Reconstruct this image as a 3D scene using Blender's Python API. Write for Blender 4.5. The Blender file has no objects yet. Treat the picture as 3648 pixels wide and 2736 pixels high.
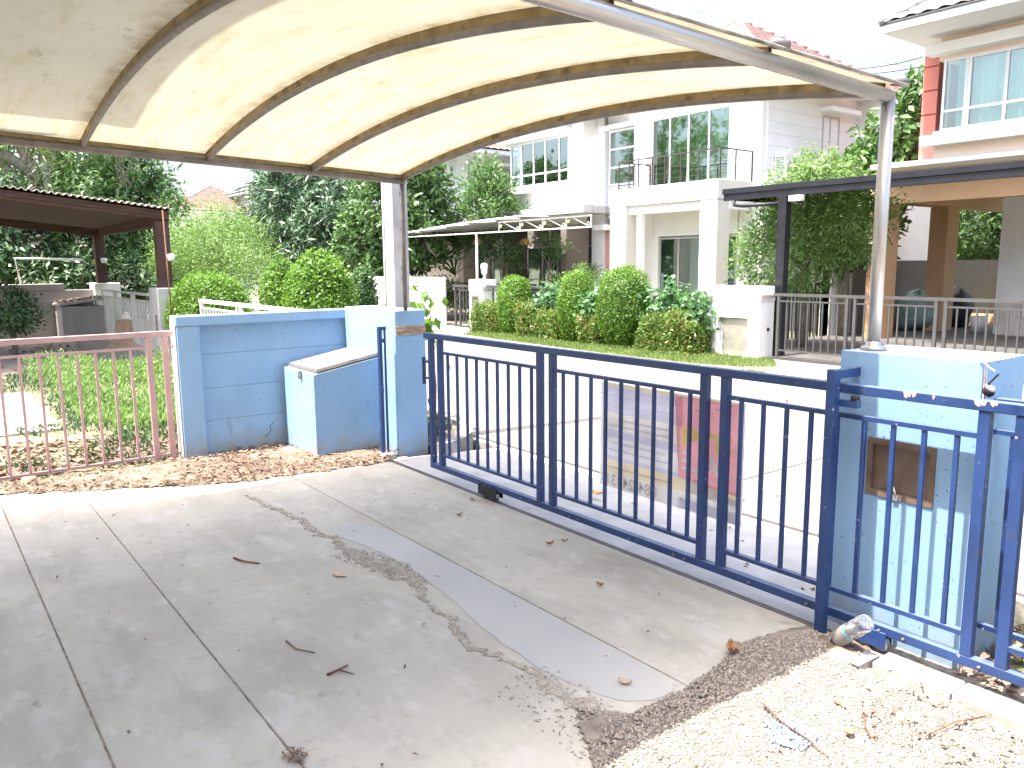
import bpy, bmesh, math, random
import numpy as np
from mathutils import Vector, Matrix
C = bpy.context.scene.collection
scene = bpy.context.scene
random.seed(7); rng = np.random.default_rng(11)

# ---------------------------------------------------------------- camera
F, CX, CY, H = 2814.83, 1824.0, 1368.0, 1.75          # photo: focal length and centre in pixels, eye height
yaw, pit, rol = [math.radians(a) for a in (52.5879, 8.6394, -0.4947)]
fw = np.array([-math.sin(yaw)*math.cos(pit), math.cos(yaw)*math.cos(pit), -math.sin(pit)])
r0 = np.array([math.cos(yaw), math.sin(yaw), 0.0]); u0 = np.cross(r0, fw)
rt = math.cos(rol)*r0 + math.sin(rol)*u0; up = -math.sin(rol)*r0 + math.cos(rol)*u0
EYE = np.array([0, 0, H])
cam = bpy.data.cameras.new('camera'); camo = bpy.data.objects.new('camera', cam); C.objects.link(camo)
cam.sensor_width = 36; cam.lens = F/3648*36; cam.clip_start = 0.05; cam.clip_end = 1000
camo.matrix_world = Matrix(((rt[0], up[0], -fw[0], 0), (rt[1], up[1], -fw[1], 0), (rt[2], up[2], -fw[2], H), (0, 0, 0, 1)))
scene.camera = camo
scene.render.resolution_x = 1024; scene.render.resolution_y = 768
def ray(x, y): return fw + rt*(x-CX)/F - up*(y-CY)/F
def ong(x, y, z=0.0):
    d = ray(x, y); return EYE + d*(z-H)/d[2]
def onx(x, y, X):
    d = ray(x, y); return EYE + d*X/d[0]
def ony(x, y, Y):
    d = ray(x, y); return EYE + d*Y/d[1]

# ---------------------------------------------------------------- light
SUNV = Vector((0.05, 0.34, -1.0)).normalized()
elev = math.asin(-SUNV.z); azi = math.atan2(-SUNV.x, -SUNV.y)
w = bpy.data.worlds.new('World'); scene.world = w; w.use_nodes = True
nt = w.node_tree; nt.nodes.clear()
sky = nt.nodes.new('ShaderNodeTexSky'); sky.sky_type = 'NISHITA'; sky.sun_disc = False
sky.sun_elevation = elev; sky.sun_rotation = azi; sky.air_density = 1.0; sky.dust_density = 6.0; sky.ozone_density = 1.0; sky.altitude = 0
bg = nt.nodes.new('ShaderNodeBackground'); bg.inputs[1].default_value = 0.15
wo = nt.nodes.new('ShaderNodeOutputWorld'); nt.links.new(sky.outputs[0], bg.inputs[0]); nt.links.new(bg.outputs[0], wo.inputs[0])
sl = bpy.data.lights.new('sun', 'SUN'); sl.energy = 3.35; sl.angle = math.radians(0.53); sl.color = (1, 0.96, 0.9)
so = bpy.data.objects.new('sun', sl); C.objects.link(so); so.rotation_euler = SUNV.to_track_quat('-Z', 'Y').to_euler(); so.location = (0, 0, 30)
vs = scene.view_settings; vs.view_transform = 'Standard'; vs.look = 'None'; vs.gamma = 1; vs.use_curve_mapping = False
vs.exposure = 2.1
scene.render.engine = 'CYCLES'
try:
    scene.cycles.max_bounces = 8; scene.cycles.diffuse_bounces = 4; scene.cycles.glossy_bounces = 3
    scene.cycles.transparent_max_bounces = 12; scene.cycles.transmission_bounces = 5
    scene.cycles.caustics_reflective = False; scene.cycles.caustics_refractive = False
except Exception: pass

# ---------------------------------------------------------------- materials
MATS = {}
def _new(name):
    m = bpy.data.materials.new(name); m.use_nodes = True; m.node_tree.nodes.clear(); MATS[name] = m
    return m, m.node_tree
def N(nt, t, **kw):
    n = nt.nodes.new('ShaderNode'+t)
    for k, v in kw.items(): setattr(n, k, v)
    return n
def rgb(c): return (c[0], c[1], c[2], 1)
def coords(nt, scale=(1, 1, 1), rot=(0, 0, 0)):
    g = N(nt, 'NewGeometry'); mp = N(nt, 'Mapping'); mp.inputs['Scale'].default_value = scale; mp.inputs['Rotation'].default_value = rot
    nt.links.new(g.outputs['Position'], mp.inputs[0]); return mp.outputs[0]
def noise(nt, vec, s, d=5, r=0.55, lo=0.35, hi=0.65, dist=0):
    n = N(nt, 'TexNoise'); n.inputs['Scale'].default_value = s; n.inputs['Detail'].default_value = d; n.inputs['Roughness'].default_value = r
    n.inputs['Distortion'].default_value = dist
    nt.links.new(vec, n.inputs['Vector'])
    m = N(nt, 'MapRange'); m.inputs[1].default_value = lo; m.inputs[2].default_value = hi; nt.links.new(n.outputs[0], m.inputs[0])
    return m.outputs[0]
def mix(nt, f, a, b, mode='MIX'):
    m = N(nt, 'Mix', data_type='RGBA', blend_type=mode)
    if isinstance(f, (int, float)): m.inputs[0].default_value = f
    else: nt.links.new(f, m.inputs[0])
    for i, v in ((6, a), (7, b)):
        if isinstance(v, tuple): m.inputs[i].default_value = rgb(v)
        else: nt.links.new(v, m.inputs[i])
    return m.outputs[2]
def math_(nt, op, a, b=None):
    m = N(nt, 'Math', operation=op)
    for i, v in enumerate((a, b)):
        if v is None: continue
        if isinstance(v, (int, float)): m.inputs[i].default_value = v
        else: nt.links.new(v, m.inputs[i])
    return m.outputs[0]
def bump(nt, h, strength=0.3, dist=0.01):
    b = N(nt, 'Bump'); b.inputs['Strength'].default_value = strength; b.inputs['Distance'].default_value = dist
    nt.links.new(h, b.inputs['Height']); return b.outputs[0]
def pbr(name, col, rough=0.7, metal=0.0, var=0.12, vs_=3.0, stains=(), bs=60, bst=0.2, bd=0.004, spec=0.4, stretch=(1, 1, 1), rvar=0.1):
    """stains: list of (colour, scale, lo, hi, stretch)"""
    m, nt = _new(name)
    o = N(nt, 'OutputMaterial'); p = N(nt, 'BsdfPrincipled'); nt.links.new(p.outputs[0], o.inputs[0])
    v = coords(nt, stretch)
    f = noise(nt, v, vs_)
    c = mix(nt, f, tuple(x*(1-var) for x in col), tuple(min(1, x*(1+var)) for x in col))
    for (sc, ss, lo, hi, st) in stains:
        c = mix(nt, noise(nt, coords(nt, st), ss, 7, 0.65, lo, hi), c, sc)
    nt.links.new(c, p.inputs['Base Color'])
    rr = N(nt, 'MapRange'); rr.inputs[3].default_value = max(0, rough-rvar); rr.inputs[4].default_value = min(1, rough+rvar)
    nt.links.new(noise(nt, v, vs_*4), rr.inputs[0]); nt.links.new(rr.outputs[0], p.inputs['Roughness'])
    p.inputs['Metallic'].default_value = metal; p.inputs['Specular IOR Level'].default_value = spec
    if bst: nt.links.new(bump(nt, noise(nt, v, bs, 4, .6, 0, 1), bst, bd), p.inputs['Normal'])
    return m
ONE = (1, 1, 1)
pbr('driveway_concrete', (.50, .47, .405), .72, var=.09, vs_=1.3, bs=130, bst=.5, stains=(
    ((.33, .315, .28), 1.5, .48, .78, (.9, 1.8, 1)), ((.60, .57, .53), 4.5, .56, .74, (.9, 1.7, 1)), ((.38, .345, .29), .9, .52, .8, ONE), ((.40, .38, .34), 14, .54, .72, ONE), ((.56, .535, .50), 3.0, .55, .7, (1, 2, 1)), ((.33, .28, .225), 6, .62, .75, ONE), ((.60, .58, .55), 22, .66, .74, ONE)), rvar=.15)
pbr('smooth_patch', (.46, .45, .43), .55, var=.07, vs_=2, bs=60, bst=.1, stains=(((.49, .475, .44), 3, .5, .7, ONE),))
pbr('track_concrete', (.44, .43, .42), .75, var=.12, vs_=4, bs=80, bst=.2, stains=(((.33, .32, .31), 5, .55, .75, ONE),))
pbr('road_concrete', (.175, .165, .15), .85, var=.12, vs_=.6, bs=60, bst=.3, stains=(((.135, .13, .123), .9, .55, .75, (1, 2.5, 1)), ((.24, .228, .21), 9, .6, .7, ONE)))
pbr('grimy_concrete', (.34, .32, .29), .9, var=.3, vs_=8, bs=50, bst=.5, stains=(((.12, .13, .09), 6, .52, .7, ONE),))
pbr('kerb_concrete', (.38, .365, .345), .8, var=.12, vs_=6, bs=60, bst=.4, stains=(((.36, .34, .31), 12, .6, .75, ONE),))
pbr('soil', (.19, .14, .105), .95, var=.35, vs_=9, bs=45, bst=.9, bd=.02, stains=(((.36, .27, .20), 14, .55, .7, ONE), ((.10, .075, .055), 20, .58, .7, ONE)))
pbr('garden_ground', (.19, .17, .11), .95, var=.35, vs_=2, bs=30, bst=.8, bd=.02, stains=(((.07, .11, .035), 3, .5, .62, ONE), ((.30, .26, .20), 6, .6, .7, ONE)))
pbr('outer_ground', (.22, .21, .15), .95, var=.3, vs_=.5, bs=20, bst=.4, stains=(((.08, .12, .04), .6, .45, .6, ONE),))
pbr('gravel_bed', (.27, .235, .195), .95, var=.3, vs_=14, bs=160, bst=1, bd=.008, stains=(((.13, .105, .085), 9, .56, .72, ONE), ((.30, .27, .23), 60, .55, .66, ONE)))
pbr('grit_pebbles', (.44, .39, .33), .85, var=.3, vs_=70, bst=0)
pbr('pebbles', (.33, .29, .245), .85, var=.35, vs_=70, bst=0, stains=(((.21, .175, .145), 95, .56, .62, ONE), ((.40, .37, .33), 110, .57, .62, ONE)))
pbr('dirt_in_joint', (.30, .26, .215), .95, var=.4, vs_=30, bs=120, bst=.8)
pbr('tan_drive', (.36, .30, .24), .9, var=.12, vs_=2, bs=40, bst=.3)
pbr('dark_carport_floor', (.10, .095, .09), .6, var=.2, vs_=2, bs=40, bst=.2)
pbr('light_blue_paint', (.26, .43, .64), .66, var=.05, vs_=2.2, bs=70, bst=.3, bd=.004, stains=(((.19, .33, .47), 1.5, .54, .80, (1, 1, .5)), ((.30, .48, .66), 5, .56, .75, (1, 1, .25)), ((.13, .22, .28), 7, .66, .80, (1, 1, .2)), ((.06, .11, .19), 42, .63, .69, ONE), ((.52, .44, .34), 2.6, .735, .742, ONE)))
def sunlit_tops(name, col):  # paints a sunlit look into the colour: upward faces mixed paler
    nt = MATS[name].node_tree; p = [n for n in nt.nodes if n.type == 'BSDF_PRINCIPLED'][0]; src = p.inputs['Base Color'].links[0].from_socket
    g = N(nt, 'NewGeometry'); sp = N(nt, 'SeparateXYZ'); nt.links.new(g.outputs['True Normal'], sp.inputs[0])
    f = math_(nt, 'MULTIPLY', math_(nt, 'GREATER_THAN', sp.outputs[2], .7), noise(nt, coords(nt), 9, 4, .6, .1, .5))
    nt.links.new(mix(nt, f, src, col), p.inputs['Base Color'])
def splash(name, col, top=.24):
    nt = MATS[name].node_tree; p = [n for n in nt.nodes if n.type == 'BSDF_PRINCIPLED'][0]; src = p.inputs['Base Color'].links[0].from_socket
    g = N(nt, 'NewGeometry'); sp = N(nt, 'SeparateXYZ'); nt.links.new(g.outputs['Position'], sp.inputs[0])
    mr = N(nt, 'MapRange'); mr.inputs[1].default_value = top; mr.inputs[2].default_value = .0; nt.links.new(sp.outputs[2], mr.inputs[0])
    nt.links.new(mix(nt, math_(nt, 'MULTIPLY', mr.outputs[0], noise(nt, coords(nt), 7, 6, .65, .35, .65)), src, col), p.inputs['Base Color'])
splash('light_blue_paint', (.30, .27, .22)); sunlit_tops('light_blue_paint', (.50, .55, .58)); sunlit_tops('blue_gate_paint', (.10, .15, .26)) if 'blue_gate_paint' in MATS else None
pbr('bare_render', (.50, .43, .33), .9, var=.15, vs_=20, bs=80, bst=.5)
pbr('mould', (.035, .075, .13), .9, var=.3, vs_=20, bst=0)
pbr('blue_gate_paint', (.018, .047, .155), .45, var=.2, vs_=5, bs=110, bst=.12, spec=.5, stains=(((.019, .048, .15), 3, .5, .7, ONE), ((.46, .40, .40), 30, .665, .68, ONE), ((.05, .06, .10), 11, .6, .75, ONE)))
sunlit_tops('blue_gate_paint', (.11, .15, .25))
pbr('crack_grit', (.40, .36, .30), .95, var=.25, vs_=25, bs=150, bst=.8)
pbr('paint_chip', (.62, .40, .33), .8, var=.15, vs_=30, bst=.2)
pbr('pink_paint', (.50, .33, .34), .6, var=.08, vs_=6, bs=90, bst=.15, stains=(((.36, .26, .26), 14, .62, .74, ONE),))
pbr('white_paint', (.80, .80, .78), .55, var=.04, vs_=3, bst=.1)
pbr('gate_pale_paint', (.66, .65, .59), .55, var=.1, vs_=4, bst=.1)
pbr('white_plaster', (.87, .87, .86), .85, var=.03, vs_=1.5, bs=70, bst=.12, stains=(((.72, .72, .70), 1.2, .6, .8, (1, 1, .25)),))
pbr('cream_plaster', (.74, .71, .66), .85, var=.03, vs_=1.5, bs=70, bst=.12, stains=(((.66, .63, .58), 1.5, .6, .8, (1, 1, .25)),))
pbr('taupe_plaster', (.20, .175, .15), .85, var=.05, vs_=2, bs=70, bst=.12)
pbr('streaked_plaster', (.50, .50, .50), .85, var=.05, vs_=2, bs=60, bst=.12, stains=(((.16, .16, .17), 9, .50, .74, (1, 1, .12)),))
pbr('grey_wall_paint', (.36, .34, .33), .85, var=.08, vs_=2, bs=60, bst=.15, stains=(((.26, .25, .24), 3, .55, .75, (1, 1, .4)),))
pbr('pink_tile', (.68, .36, .35), .6, var=.06, vs_=4, bst=.1)
pbr('orange_plaster', (.93, .76, .66), .85, var=.03, vs_=1.5, bs=70, bst=.12)
pbr('coral_plaster', (.60, .215, .175), .8, var=.04, vs_=1.5, bs=70, bst=.12)
pbr('orange_column', (.55, .34, .19), .85, var=.05, vs_=2, bst=.1)
pbr('dark_steel', (.016, .017, .022), .45, metal=.2, var=.15, vs_=3, bst=.1)
pbr('grey_gate_paint', (.075, .075, .073), .5, var=.1, vs_=3, bst=.1)
pbr('slate_fence_paint', (.06, .07, .085), .5, var=.1, vs_=3, bst=.1)
pbr('rusty_rail', (.05, .036, .034), .7, var=.3, vs_=20, bst=.2)
pbr('galvanised', (.50, .48, .46), .36, metal=.75, var=.12, vs_=2, bst=0, stretch=(1, .4, .4))
pbr('weathered_pipe', (.20, .18, .175), .5, metal=.35, var=.2, vs_=14, bst=.15, stains=(((.20, .155, .12), 10, .5, .7, ONE),))
pbr('rib_sleeve', (.27, .20, .10), .8, var=.25, vs_=10, bst=.3, stains=(((.11, .08, .045), 8, .52, .68, ONE),))
pbr('pole_concrete', (.40, .39, .385), .9, var=.14, vs_=5, bs=70, bst=.3, stains=(((.28, .27, .27), 6, .5, .75, (1, 1, .15)),))
pbr('pvc', (.70, .66, .55), .5, var=.06, bst=0)
pbr('black_rubber', (.015, .015, .018), .55, var=.2, bst=0)
pbr('steel_lid', (.50, .44, .40), .38, metal=.75, var=.12, vs_=8, bs=40, bst=.1, stains=(((.36, .27, .22), 7, .58, .75, ONE),))
pbr('brown_mail_door', (.16, .115, .085), .6, var=.2, vs_=10, bst=.3, stains=(((.24, .19, .15), 12, .6, .7, (1, 1, .3)),))
pbr('stone_strip', (.36, .27, .19), .85, var=.35, vs_=22, bs=60, bst=.7, stretch=(1, 1, 4))
pbr('pale_stone_strip', (.62, .56, .50), .85, var=.25, vs_=22, bs=60, bst=.7, stretch=(1, 1, 4))
pbr('red_tile', (.36, .225, .20), .8, var=.18, vs_=5, bst=.2)
pbr('grey_tile', (.27, .27, .29), .75, var=.14, vs_=5, bst=.2)
pbr('brown_timber', (.075, .040, .028), .75, var=.3, vs_=5, bs=30, bst=.3, stretch=(4, .6, 4))
pbr('dark_red_post', (.07, .034, .028), .7, var=.2, bst=.1)
pbr('bark', (.17, .14, .11), .95, var=.35, vs_=14, bs=22, bst=1, bd=.03, stretch=(1, 1, .35))
pbr('pale_bark', (.36, .32, .27), .95, var=.35, vs_=9, bs=18, bst=1, bd=.03, stretch=(1, 1, .35))
pbr('cut_wood', (.52, .36, .24), .85, var=.2, vs_=20, bs=60, bst=.4)
pbr('twig', (.17, .085, .05), .9, var=.3, vs_=20, bst=.3)
pbr('copper_wire', (.72, .46, .38), .5, var=.15, bst=0)
pbr('flex_white', (.78, .72, .60), .5, var=.08, bst=0)
pbr('flex_red', (.5, .05, .06), .5, var=.08, bst=0)
pbr('aluminium_white', (.82, .83, .85), .4, var=.03, bst=0)
pbr('grey_frame', (.45, .45, .46), .45, var=.05, bst=0)
pbr('awning_sheet', (.42, .42, .44), .5, var=.1, vs_=3, bst=.1)
pbr('amber_shade', (.55, .33, .13), .6, var=.1, bst=0)
pbr('opal', (.85, .85, .82), .4, var=.02, bst=0)
pbr('curtain_fabric', (.62, .80, .77), .9, var=.08, vs_=3, bst=0)
pbr('dark_room', (.05, .06, .06), .9, var=.1, bst=0)
pbr('sack_plastic', (.20, .28, .26), .45, var=.15, vs_=6, bs=15, bst=.8, bd=.03)
pbr('cardboard', (.62, .58, .52), .85, var=.1, bst=.1)
pbr('magenta_plastic', (.35, .04, .10), .5, var=.1, bst=0)
pbr('ac_grille', (.30, .33, .36), .6, var=.1, bst=0)
pbr('terracotta', (.36, .13, .07), .8, var=.15, bst=.2)
pbr('brown_leaf', (.34, .17, .09), .75, var=.4, vs_=30, bst=.3)
pbr('pale_leaf', (.55, .40, .28), .75, var=.25, vs_=30, bst=.3)
pbr('yellow_leaf', (.62, .36, .04), .6, var=.2, vs_=30, bst=.2)
pbr('bottle_label', (.10, .36, .58), .5, var=.1, bst=0)
pbr('metal_plate', (.50, .47, .40), .45, metal=.6, var=.15, vs_=5, bst=.1)
pbr('sign_print_grey', (.62, .60, .68), .6, var=.04, vs_=4, bst=0)

def glass(name, tint=(.55, .72, .70), refl=.25, rough=.03):
    m, nt = _new(name); o = N(nt, 'OutputMaterial')
    t = N(nt, 'BsdfTransparent'); t.inputs[0].default_value = rgb(tint)
    g = N(nt, 'BsdfGlossy'); g.inputs['Roughness'].default_value = rough; g.inputs[0].default_value = (.9, .95, .95, 1)
    lw = N(nt, 'LayerWeight'); lw.inputs[0].default_value = .35
    f = math_(nt, 'ADD', math_(nt, 'MULTIPLY', lw.outputs['Fresnel'], .6), refl)
    s = N(nt, 'MixShader'); nt.links.new(f, s.inputs[0]); nt.links.new(t.outputs[0], s.inputs[1]); nt.links.new(g.outputs[0], s.inputs[2])
    nt.links.new(s.outputs[0], o.inputs[0]); return m
glass('window_glass', (.50, .66, .64), .22)
glass('clear_glass', (.84, .94, .93), .10)
m, nt = _new('bottle_plastic'); o = N(nt, 'OutputMaterial'); p = N(nt, 'BsdfPrincipled'); nt.links.new(p.outputs[0], o.inputs[0])
p.inputs['Base Color'].default_value = (.86, .84, .84, 1); p.inputs['Roughness'].default_value = .18
p.inputs['Transmission Weight'].default_value = .88; p.inputs['IOR'].default_value = 1.12
nt.links.new(bump(nt, noise(nt, coords(nt), 45, 3, .5, 0, 1), .5, .006), p.inputs['Normal'])

def leafmat(name, c1, c2, trans=.35, rough=.5, c3=None):
    m, nt = _new(name); o = N(nt, 'OutputMaterial')
    a = N(nt, 'Attribute'); a.attribute_name = 'rnd'
    c = mix(nt, a.outputs['Fac'], c1, c2)
    if c3:
        mr = N(nt, 'MapRange'); mr.inputs[1].default_value = .86; mr.inputs[2].default_value = .9; nt.links.new(a.outputs['Fac'], mr.inputs[0])
        c = mix(nt, mr.outputs[0], c, c3)
    c = mix(nt, noise(nt, coords(nt), 1.6, 3, .5, .3, .7), c, mix(nt, .75, c, tuple(x*.65 for x in c1)))
    p = N(nt, 'BsdfPrincipled'); p.inputs['Roughness'].default_value = rough; p.inputs['Specular IOR Level'].default_value = .5
    nt.links.new(c, p.inputs['Base Color'])
    t = N(nt, 'BsdfTranslucent'); nt.links.new(mix(nt, .5, c, mix(nt, 1.0, c, (1.3, 1.5, .65), 'MULTIPLY')), t.inputs[0])
    s = N(nt, 'MixShader'); s.inputs[0].default_value = trans
    nt.links.new(p.outputs[0], s.inputs[1]); nt.links.new(t.outputs[0], s.inputs[2]); nt.links.new(s.outputs[0], o.inputs[0])
    return m
leafmat('leaf_dark', (.045, .105, .04), (.10, .18, .06), .2, .36)
leafmat('leaf_mango', (.06, .125, .065), (.13, .21, .10), .22, .26)
leafmat('leaf_mid', (.07, .155, .045), (.15, .26, .07), .3, .42)
leafmat('leaf_light', (.15, .27, .07), (.28, .40, .13), .4, .45)
leafmat('leaf_topiary', (.11, .24, .028), (.22, .37, .055), .38, .45)
leafmat('leaf_hedge', (.11, .21, .04), (.24, .34, .075), .35, .45, c3=(.40, .19, .09))
leafmat('leaf_vine', (.09, .22, .09), (.18, .33, .14), .35, .42)
leafmat('leaf_weed', (.045, .10, .055), (.11, .17, .085), .35, .55)
leafmat('leaf_grass', (.12, .20, .04), (.24, .32, .09), .35, .6)
leafmat('leaf_litter', (.15, .09, .065), (.42, .30, .22), .1, .8)

def sheetmat():
    m, nt = _new('canopy_fabric'); o = N(nt, 'OutputMaterial')
    v = coords(nt, (1, 1, 1)); v2 = coords(nt, (.7, 3.5, 1))
    c = mix(nt, noise(nt, v, 1.2), (.53, .51, .425), (.585, .565, .475))
    c = mix(nt, noise(nt, v2, 2.6, 8, .7, .50, .80), c, (.42, .36, .20))
    c = mix(nt, noise(nt, coords(nt, (1, 2.5, 1), (0, 0, .5)), 3.1, 8, .75, .60, .74), c, (.27, .27, .20))
    # grime that gathered in the seams over the ribs (spacing .84 m along y)
    g = N(nt, 'NewGeometry'); sp = N(nt, 'SeparateXYZ'); nt.links.new(g.outputs['Position'], sp.inputs[0])
    a = math_(nt, 'ABSOLUTE', math_(nt, 'SUBTRACT', math_(nt, 'FRACT', math_(nt, 'DIVIDE', math_(nt, 'SUBTRACT', sp.outputs[1], 3.6-8.4), .838)), .5))
    mr = N(nt, 'MapRange'); mr.inputs[1].default_value = .40; mr.inputs[2].default_value = .5; nt.links.new(a, mr.inputs[0])
    gr = math_(nt, 'MULTIPLY', mr.outputs[0], noise(nt, v, 7, 6, .7, .35, .7))
    c = mix(nt, gr, c, (.30, .22, .11))
    d = N(nt, 'BsdfDiffuse'); t = N(nt, 'BsdfTranslucent'); nt.links.new(c, d.inputs[0])
    nt.links.new(mix(nt, 1.0, c, (1.0, .97, .86), 'MULTIPLY'), t.inputs[0])
    s = N(nt, 'MixShader'); s.inputs[0].default_value = .20
    nt.links.new(d.outputs[0], s.inputs[1]); nt.links.new(t.outputs[0], s.inputs[2]); nt.links.new(s.outputs[0], o.inputs[0])
sheetmat()
def flat(name, col, trans=.0):
    m, nt = _new(name); o = N(nt, 'OutputMaterial'); d = N(nt, 'BsdfDiffuse'); v = coords(nt)
    c = mix(nt, noise(nt, v, 5), tuple(x*.93 for x in col), tuple(min(1, x*1.05) for x in col)); nt.links.new(c, d.inputs[0])
    t = N(nt, 'BsdfTranslucent'); nt.links.new(c, t.inputs[0]); s = N(nt, 'MixShader'); s.inputs[0].default_value = trans
    nt.links.new(d.outputs[0], s.inputs[1]); nt.links.new(t.outputs[0], s.inputs[2]); nt.links.new(s.outputs[0], o.inputs[0])
for n_, c_ in (('sign_cream', (.93, .89, .82)), ('sign_lilac', (.76, .74, .84)), ('sign_pale', (.95, .93, .92)), ('sign_red', (.95, .50, .51)), ('sign_yellow', (.93, .83, .58)), ('sign_white', (.92, .90, .92)), ('sign_dim', (.66, .63, .58))):
    flat(n_, c_, .82)

flat('letter_white', (.93, .92, .92), .15); flat('letter_yellow', (.93, .76, .30), .15)
pbr('blue_grit', (.20, .25, .33), .8, var=.3, vs_=60, bst=0)

# ---------------------------------------------------------------- mesh helpers
ORG = {}
def tag(o, label=None, cat=None, group=None, kind=None):
    if label: o['label'] = label
    if cat: o['category'] = cat
    if group: o['group'] = group
    if kind: o['kind'] = kind
    return o
def thing(name, label, cat, loc=(0, 0, 0), group=None):
    o = bpy.data.objects.new(name, None); C.objects.link(o); o.location = loc; o.empty_display_size = .1
    ORG[o.name] = Vector(loc); return tag(o, label, cat, group)
def link(name, me, mat, parent=None, org=None, label=None):
    o = bpy.data.objects.new(name, me); C.objects.link(o)
    if mat and not me.materials: me.materials.append(MATS[mat] if isinstance(mat, str) else mat)
    if parent:
        o.parent = parent; ORG[o.name] = ORG[parent.name]
    else:
        ORG[o.name] = Vector(org or (0, 0, 0)); o.location = ORG[o.name]
    if label: o['label'] = label
    return o
class MB:
    def __init__(s): s.v = []; s.f = []; s.sm = []
    def add(s, vs, fs, smooth=False):
        b = len(s.v); s.v += [tuple(v) for v in vs]; s.f += [tuple(i+b for i in f) for f in fs]; s.sm += [smooth]*len(fs); return s
    def box(s, x0, x1, y0, y1, z0, z1, bev=0):
        if x0 > x1: x0, x1 = x1, x0
        if y0 > y1: y0, y1 = y1, y0
        if z0 > z1: z0, z1 = z1, z0
        if bev:
            bm = bmesh.new(); bmesh.ops.create_cube(bm, size=1)
            for v in bm.verts: v.co = ((x0+x1)/2+v.co.x*(x1-x0), (y0+y1)/2+v.co.y*(y1-y0), (z0+z1)/2+v.co.z*(z1-z0))
            bmesh.ops.bevel(bm, geom=list(bm.edges), offset=bev, segments=2, affect='EDGES', profile=.5)
            bm.verts.index_update(); s.add([v.co[:] for v in bm.verts], [[v.index for v in f.verts] for f in bm.faces]); bm.free(); return s
        return s.add([(x0, y0, z0), (x1, y0, z0), (x1, y1, z0), (x0, y1, z0), (x0, y0, z1), (x1, y0, z1), (x1, y1, z1), (x0, y1, z1)],
                     [(0, 3, 2, 1), (4, 5, 6, 7), (0, 1, 5, 4), (1, 2, 6, 5), (2, 3, 7, 6), (3, 0, 4, 7)])
    def tube(s, pts, r, n=8, cap=True, closed=False):
        pts = [Vector(p) for p in pts]; k = len(pts); R = r if isinstance(r, (list, tuple)) else [r]*k
        t0 = (pts[1]-pts[0]).normalized(); a = t0.orthogonal().normalized(); vs = []
        for i, p in enumerate(pts):
            t = (pts[min(i+1, k-1)]-pts[max(i-1, 0)]).normalized()
            a = (a-t*a.dot(t)).normalized(); b = t.cross(a)
            for j in range(n):
                th = 2*math.pi*j/n; vs.append(p+(a*math.cos(th)+b*math.sin(th))*R[i])
        fs = [(i*n+j, i*n+(j+1) % n, (i+1)*n+(j+1) % n, (i+1)*n+j) for i in range(k-1) for j in range(n)]
        if cap: fs += [tuple(range(n))[::-1], tuple((k-1)*n+j for j in range(n))]
        return s.add(vs, fs, True)
    def bar(s, p, q, wd, ht=None, upv=(0, 0, 1)):
        p, q = Vector(p), Vector(q); t = (q-p).normalized(); u = Vector(upv)
        if abs(t.dot(u)) > .99: u = Vector((0, 1, 0))
        a = t.cross(u).normalized(); b = a.cross(t).normalized(); ht = ht or wd
        o = [a*(sx*wd/2)+b*(sz*ht/2) for sx, sz in ((-1, -1), (1, -1), (1, 1), (-1, 1))]
        return s.add([p+x for x in o]+[q+x for x in o], [(3, 2, 1, 0), (4, 5, 6, 7), (0, 1, 5, 4), (1, 2, 6, 5), (2, 3, 7, 6), (3, 0, 4, 7)])
    def prism(s, poly, z0, z1):
        n = len(poly); return s.add([(x, y, z0) for x, y in poly]+[(x, y, z1) for x, y in poly],
            [tuple(range(n))[::-1], tuple(range(n, 2*n))]+[(i, (i+1) % n, n+(i+1) % n, n+i) for i in range(n)])
    def lathe(s, prof, n=24, M=None, cap=True):
        M = M or Matrix(); vs = [M @ Vector((r*math.cos(2*math.pi*j/n), r*math.sin(2*math.pi*j/n), z)) for r, z in prof for j in range(n)]
        k = len(prof); fs = [(i*n+j, i*n+(j+1) % n, (i+1)*n+(j+1) % n, (i+1)*n+j) for i in range(k-1) for j in range(n)]
        if cap: fs += [tuple(range(n))[::-1], tuple((k-1)*n+j for j in range(n))]
        return s.add(vs, fs, True)
    def build(s, name, mat, parent=None, org=None, label=None):
        o0 = ORG[parent.name] if parent else Vector(org or (0, 0, 0))
        me = bpy.data.meshes.new(name); me.from_pydata([(v[0]-o0.x, v[1]-o0.y, v[2]-o0.z) for v in s.v], [], s.f)
        me.polygons.foreach_set('use_smooth', s.sm); me.validate(); me.update()
        return link(name, me, mat, parent, o0, label)
def B(*a, **k): return MB().box(*a, **k)
def single(name, mb, mat, label, cat, group=None, org=None):
    v = np.array(mb.v); o0 = org or (float(v[:, 0].mean()), float(v[:, 1].mean()), float(v[:, 2].min()))
    return tag(mb.build(name, mat, None, o0), label, cat, group)
def struct(name, mb, mat): return tag(mb.build(name, mat), kind='structure')
def clone(src, parent, off, name=None):
    c = src.copy(); C.objects.link(c); c.parent = parent; c.location = Vector(src.location)+Vector(off); ORG[c.name] = ORG[parent.name]; return c

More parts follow.
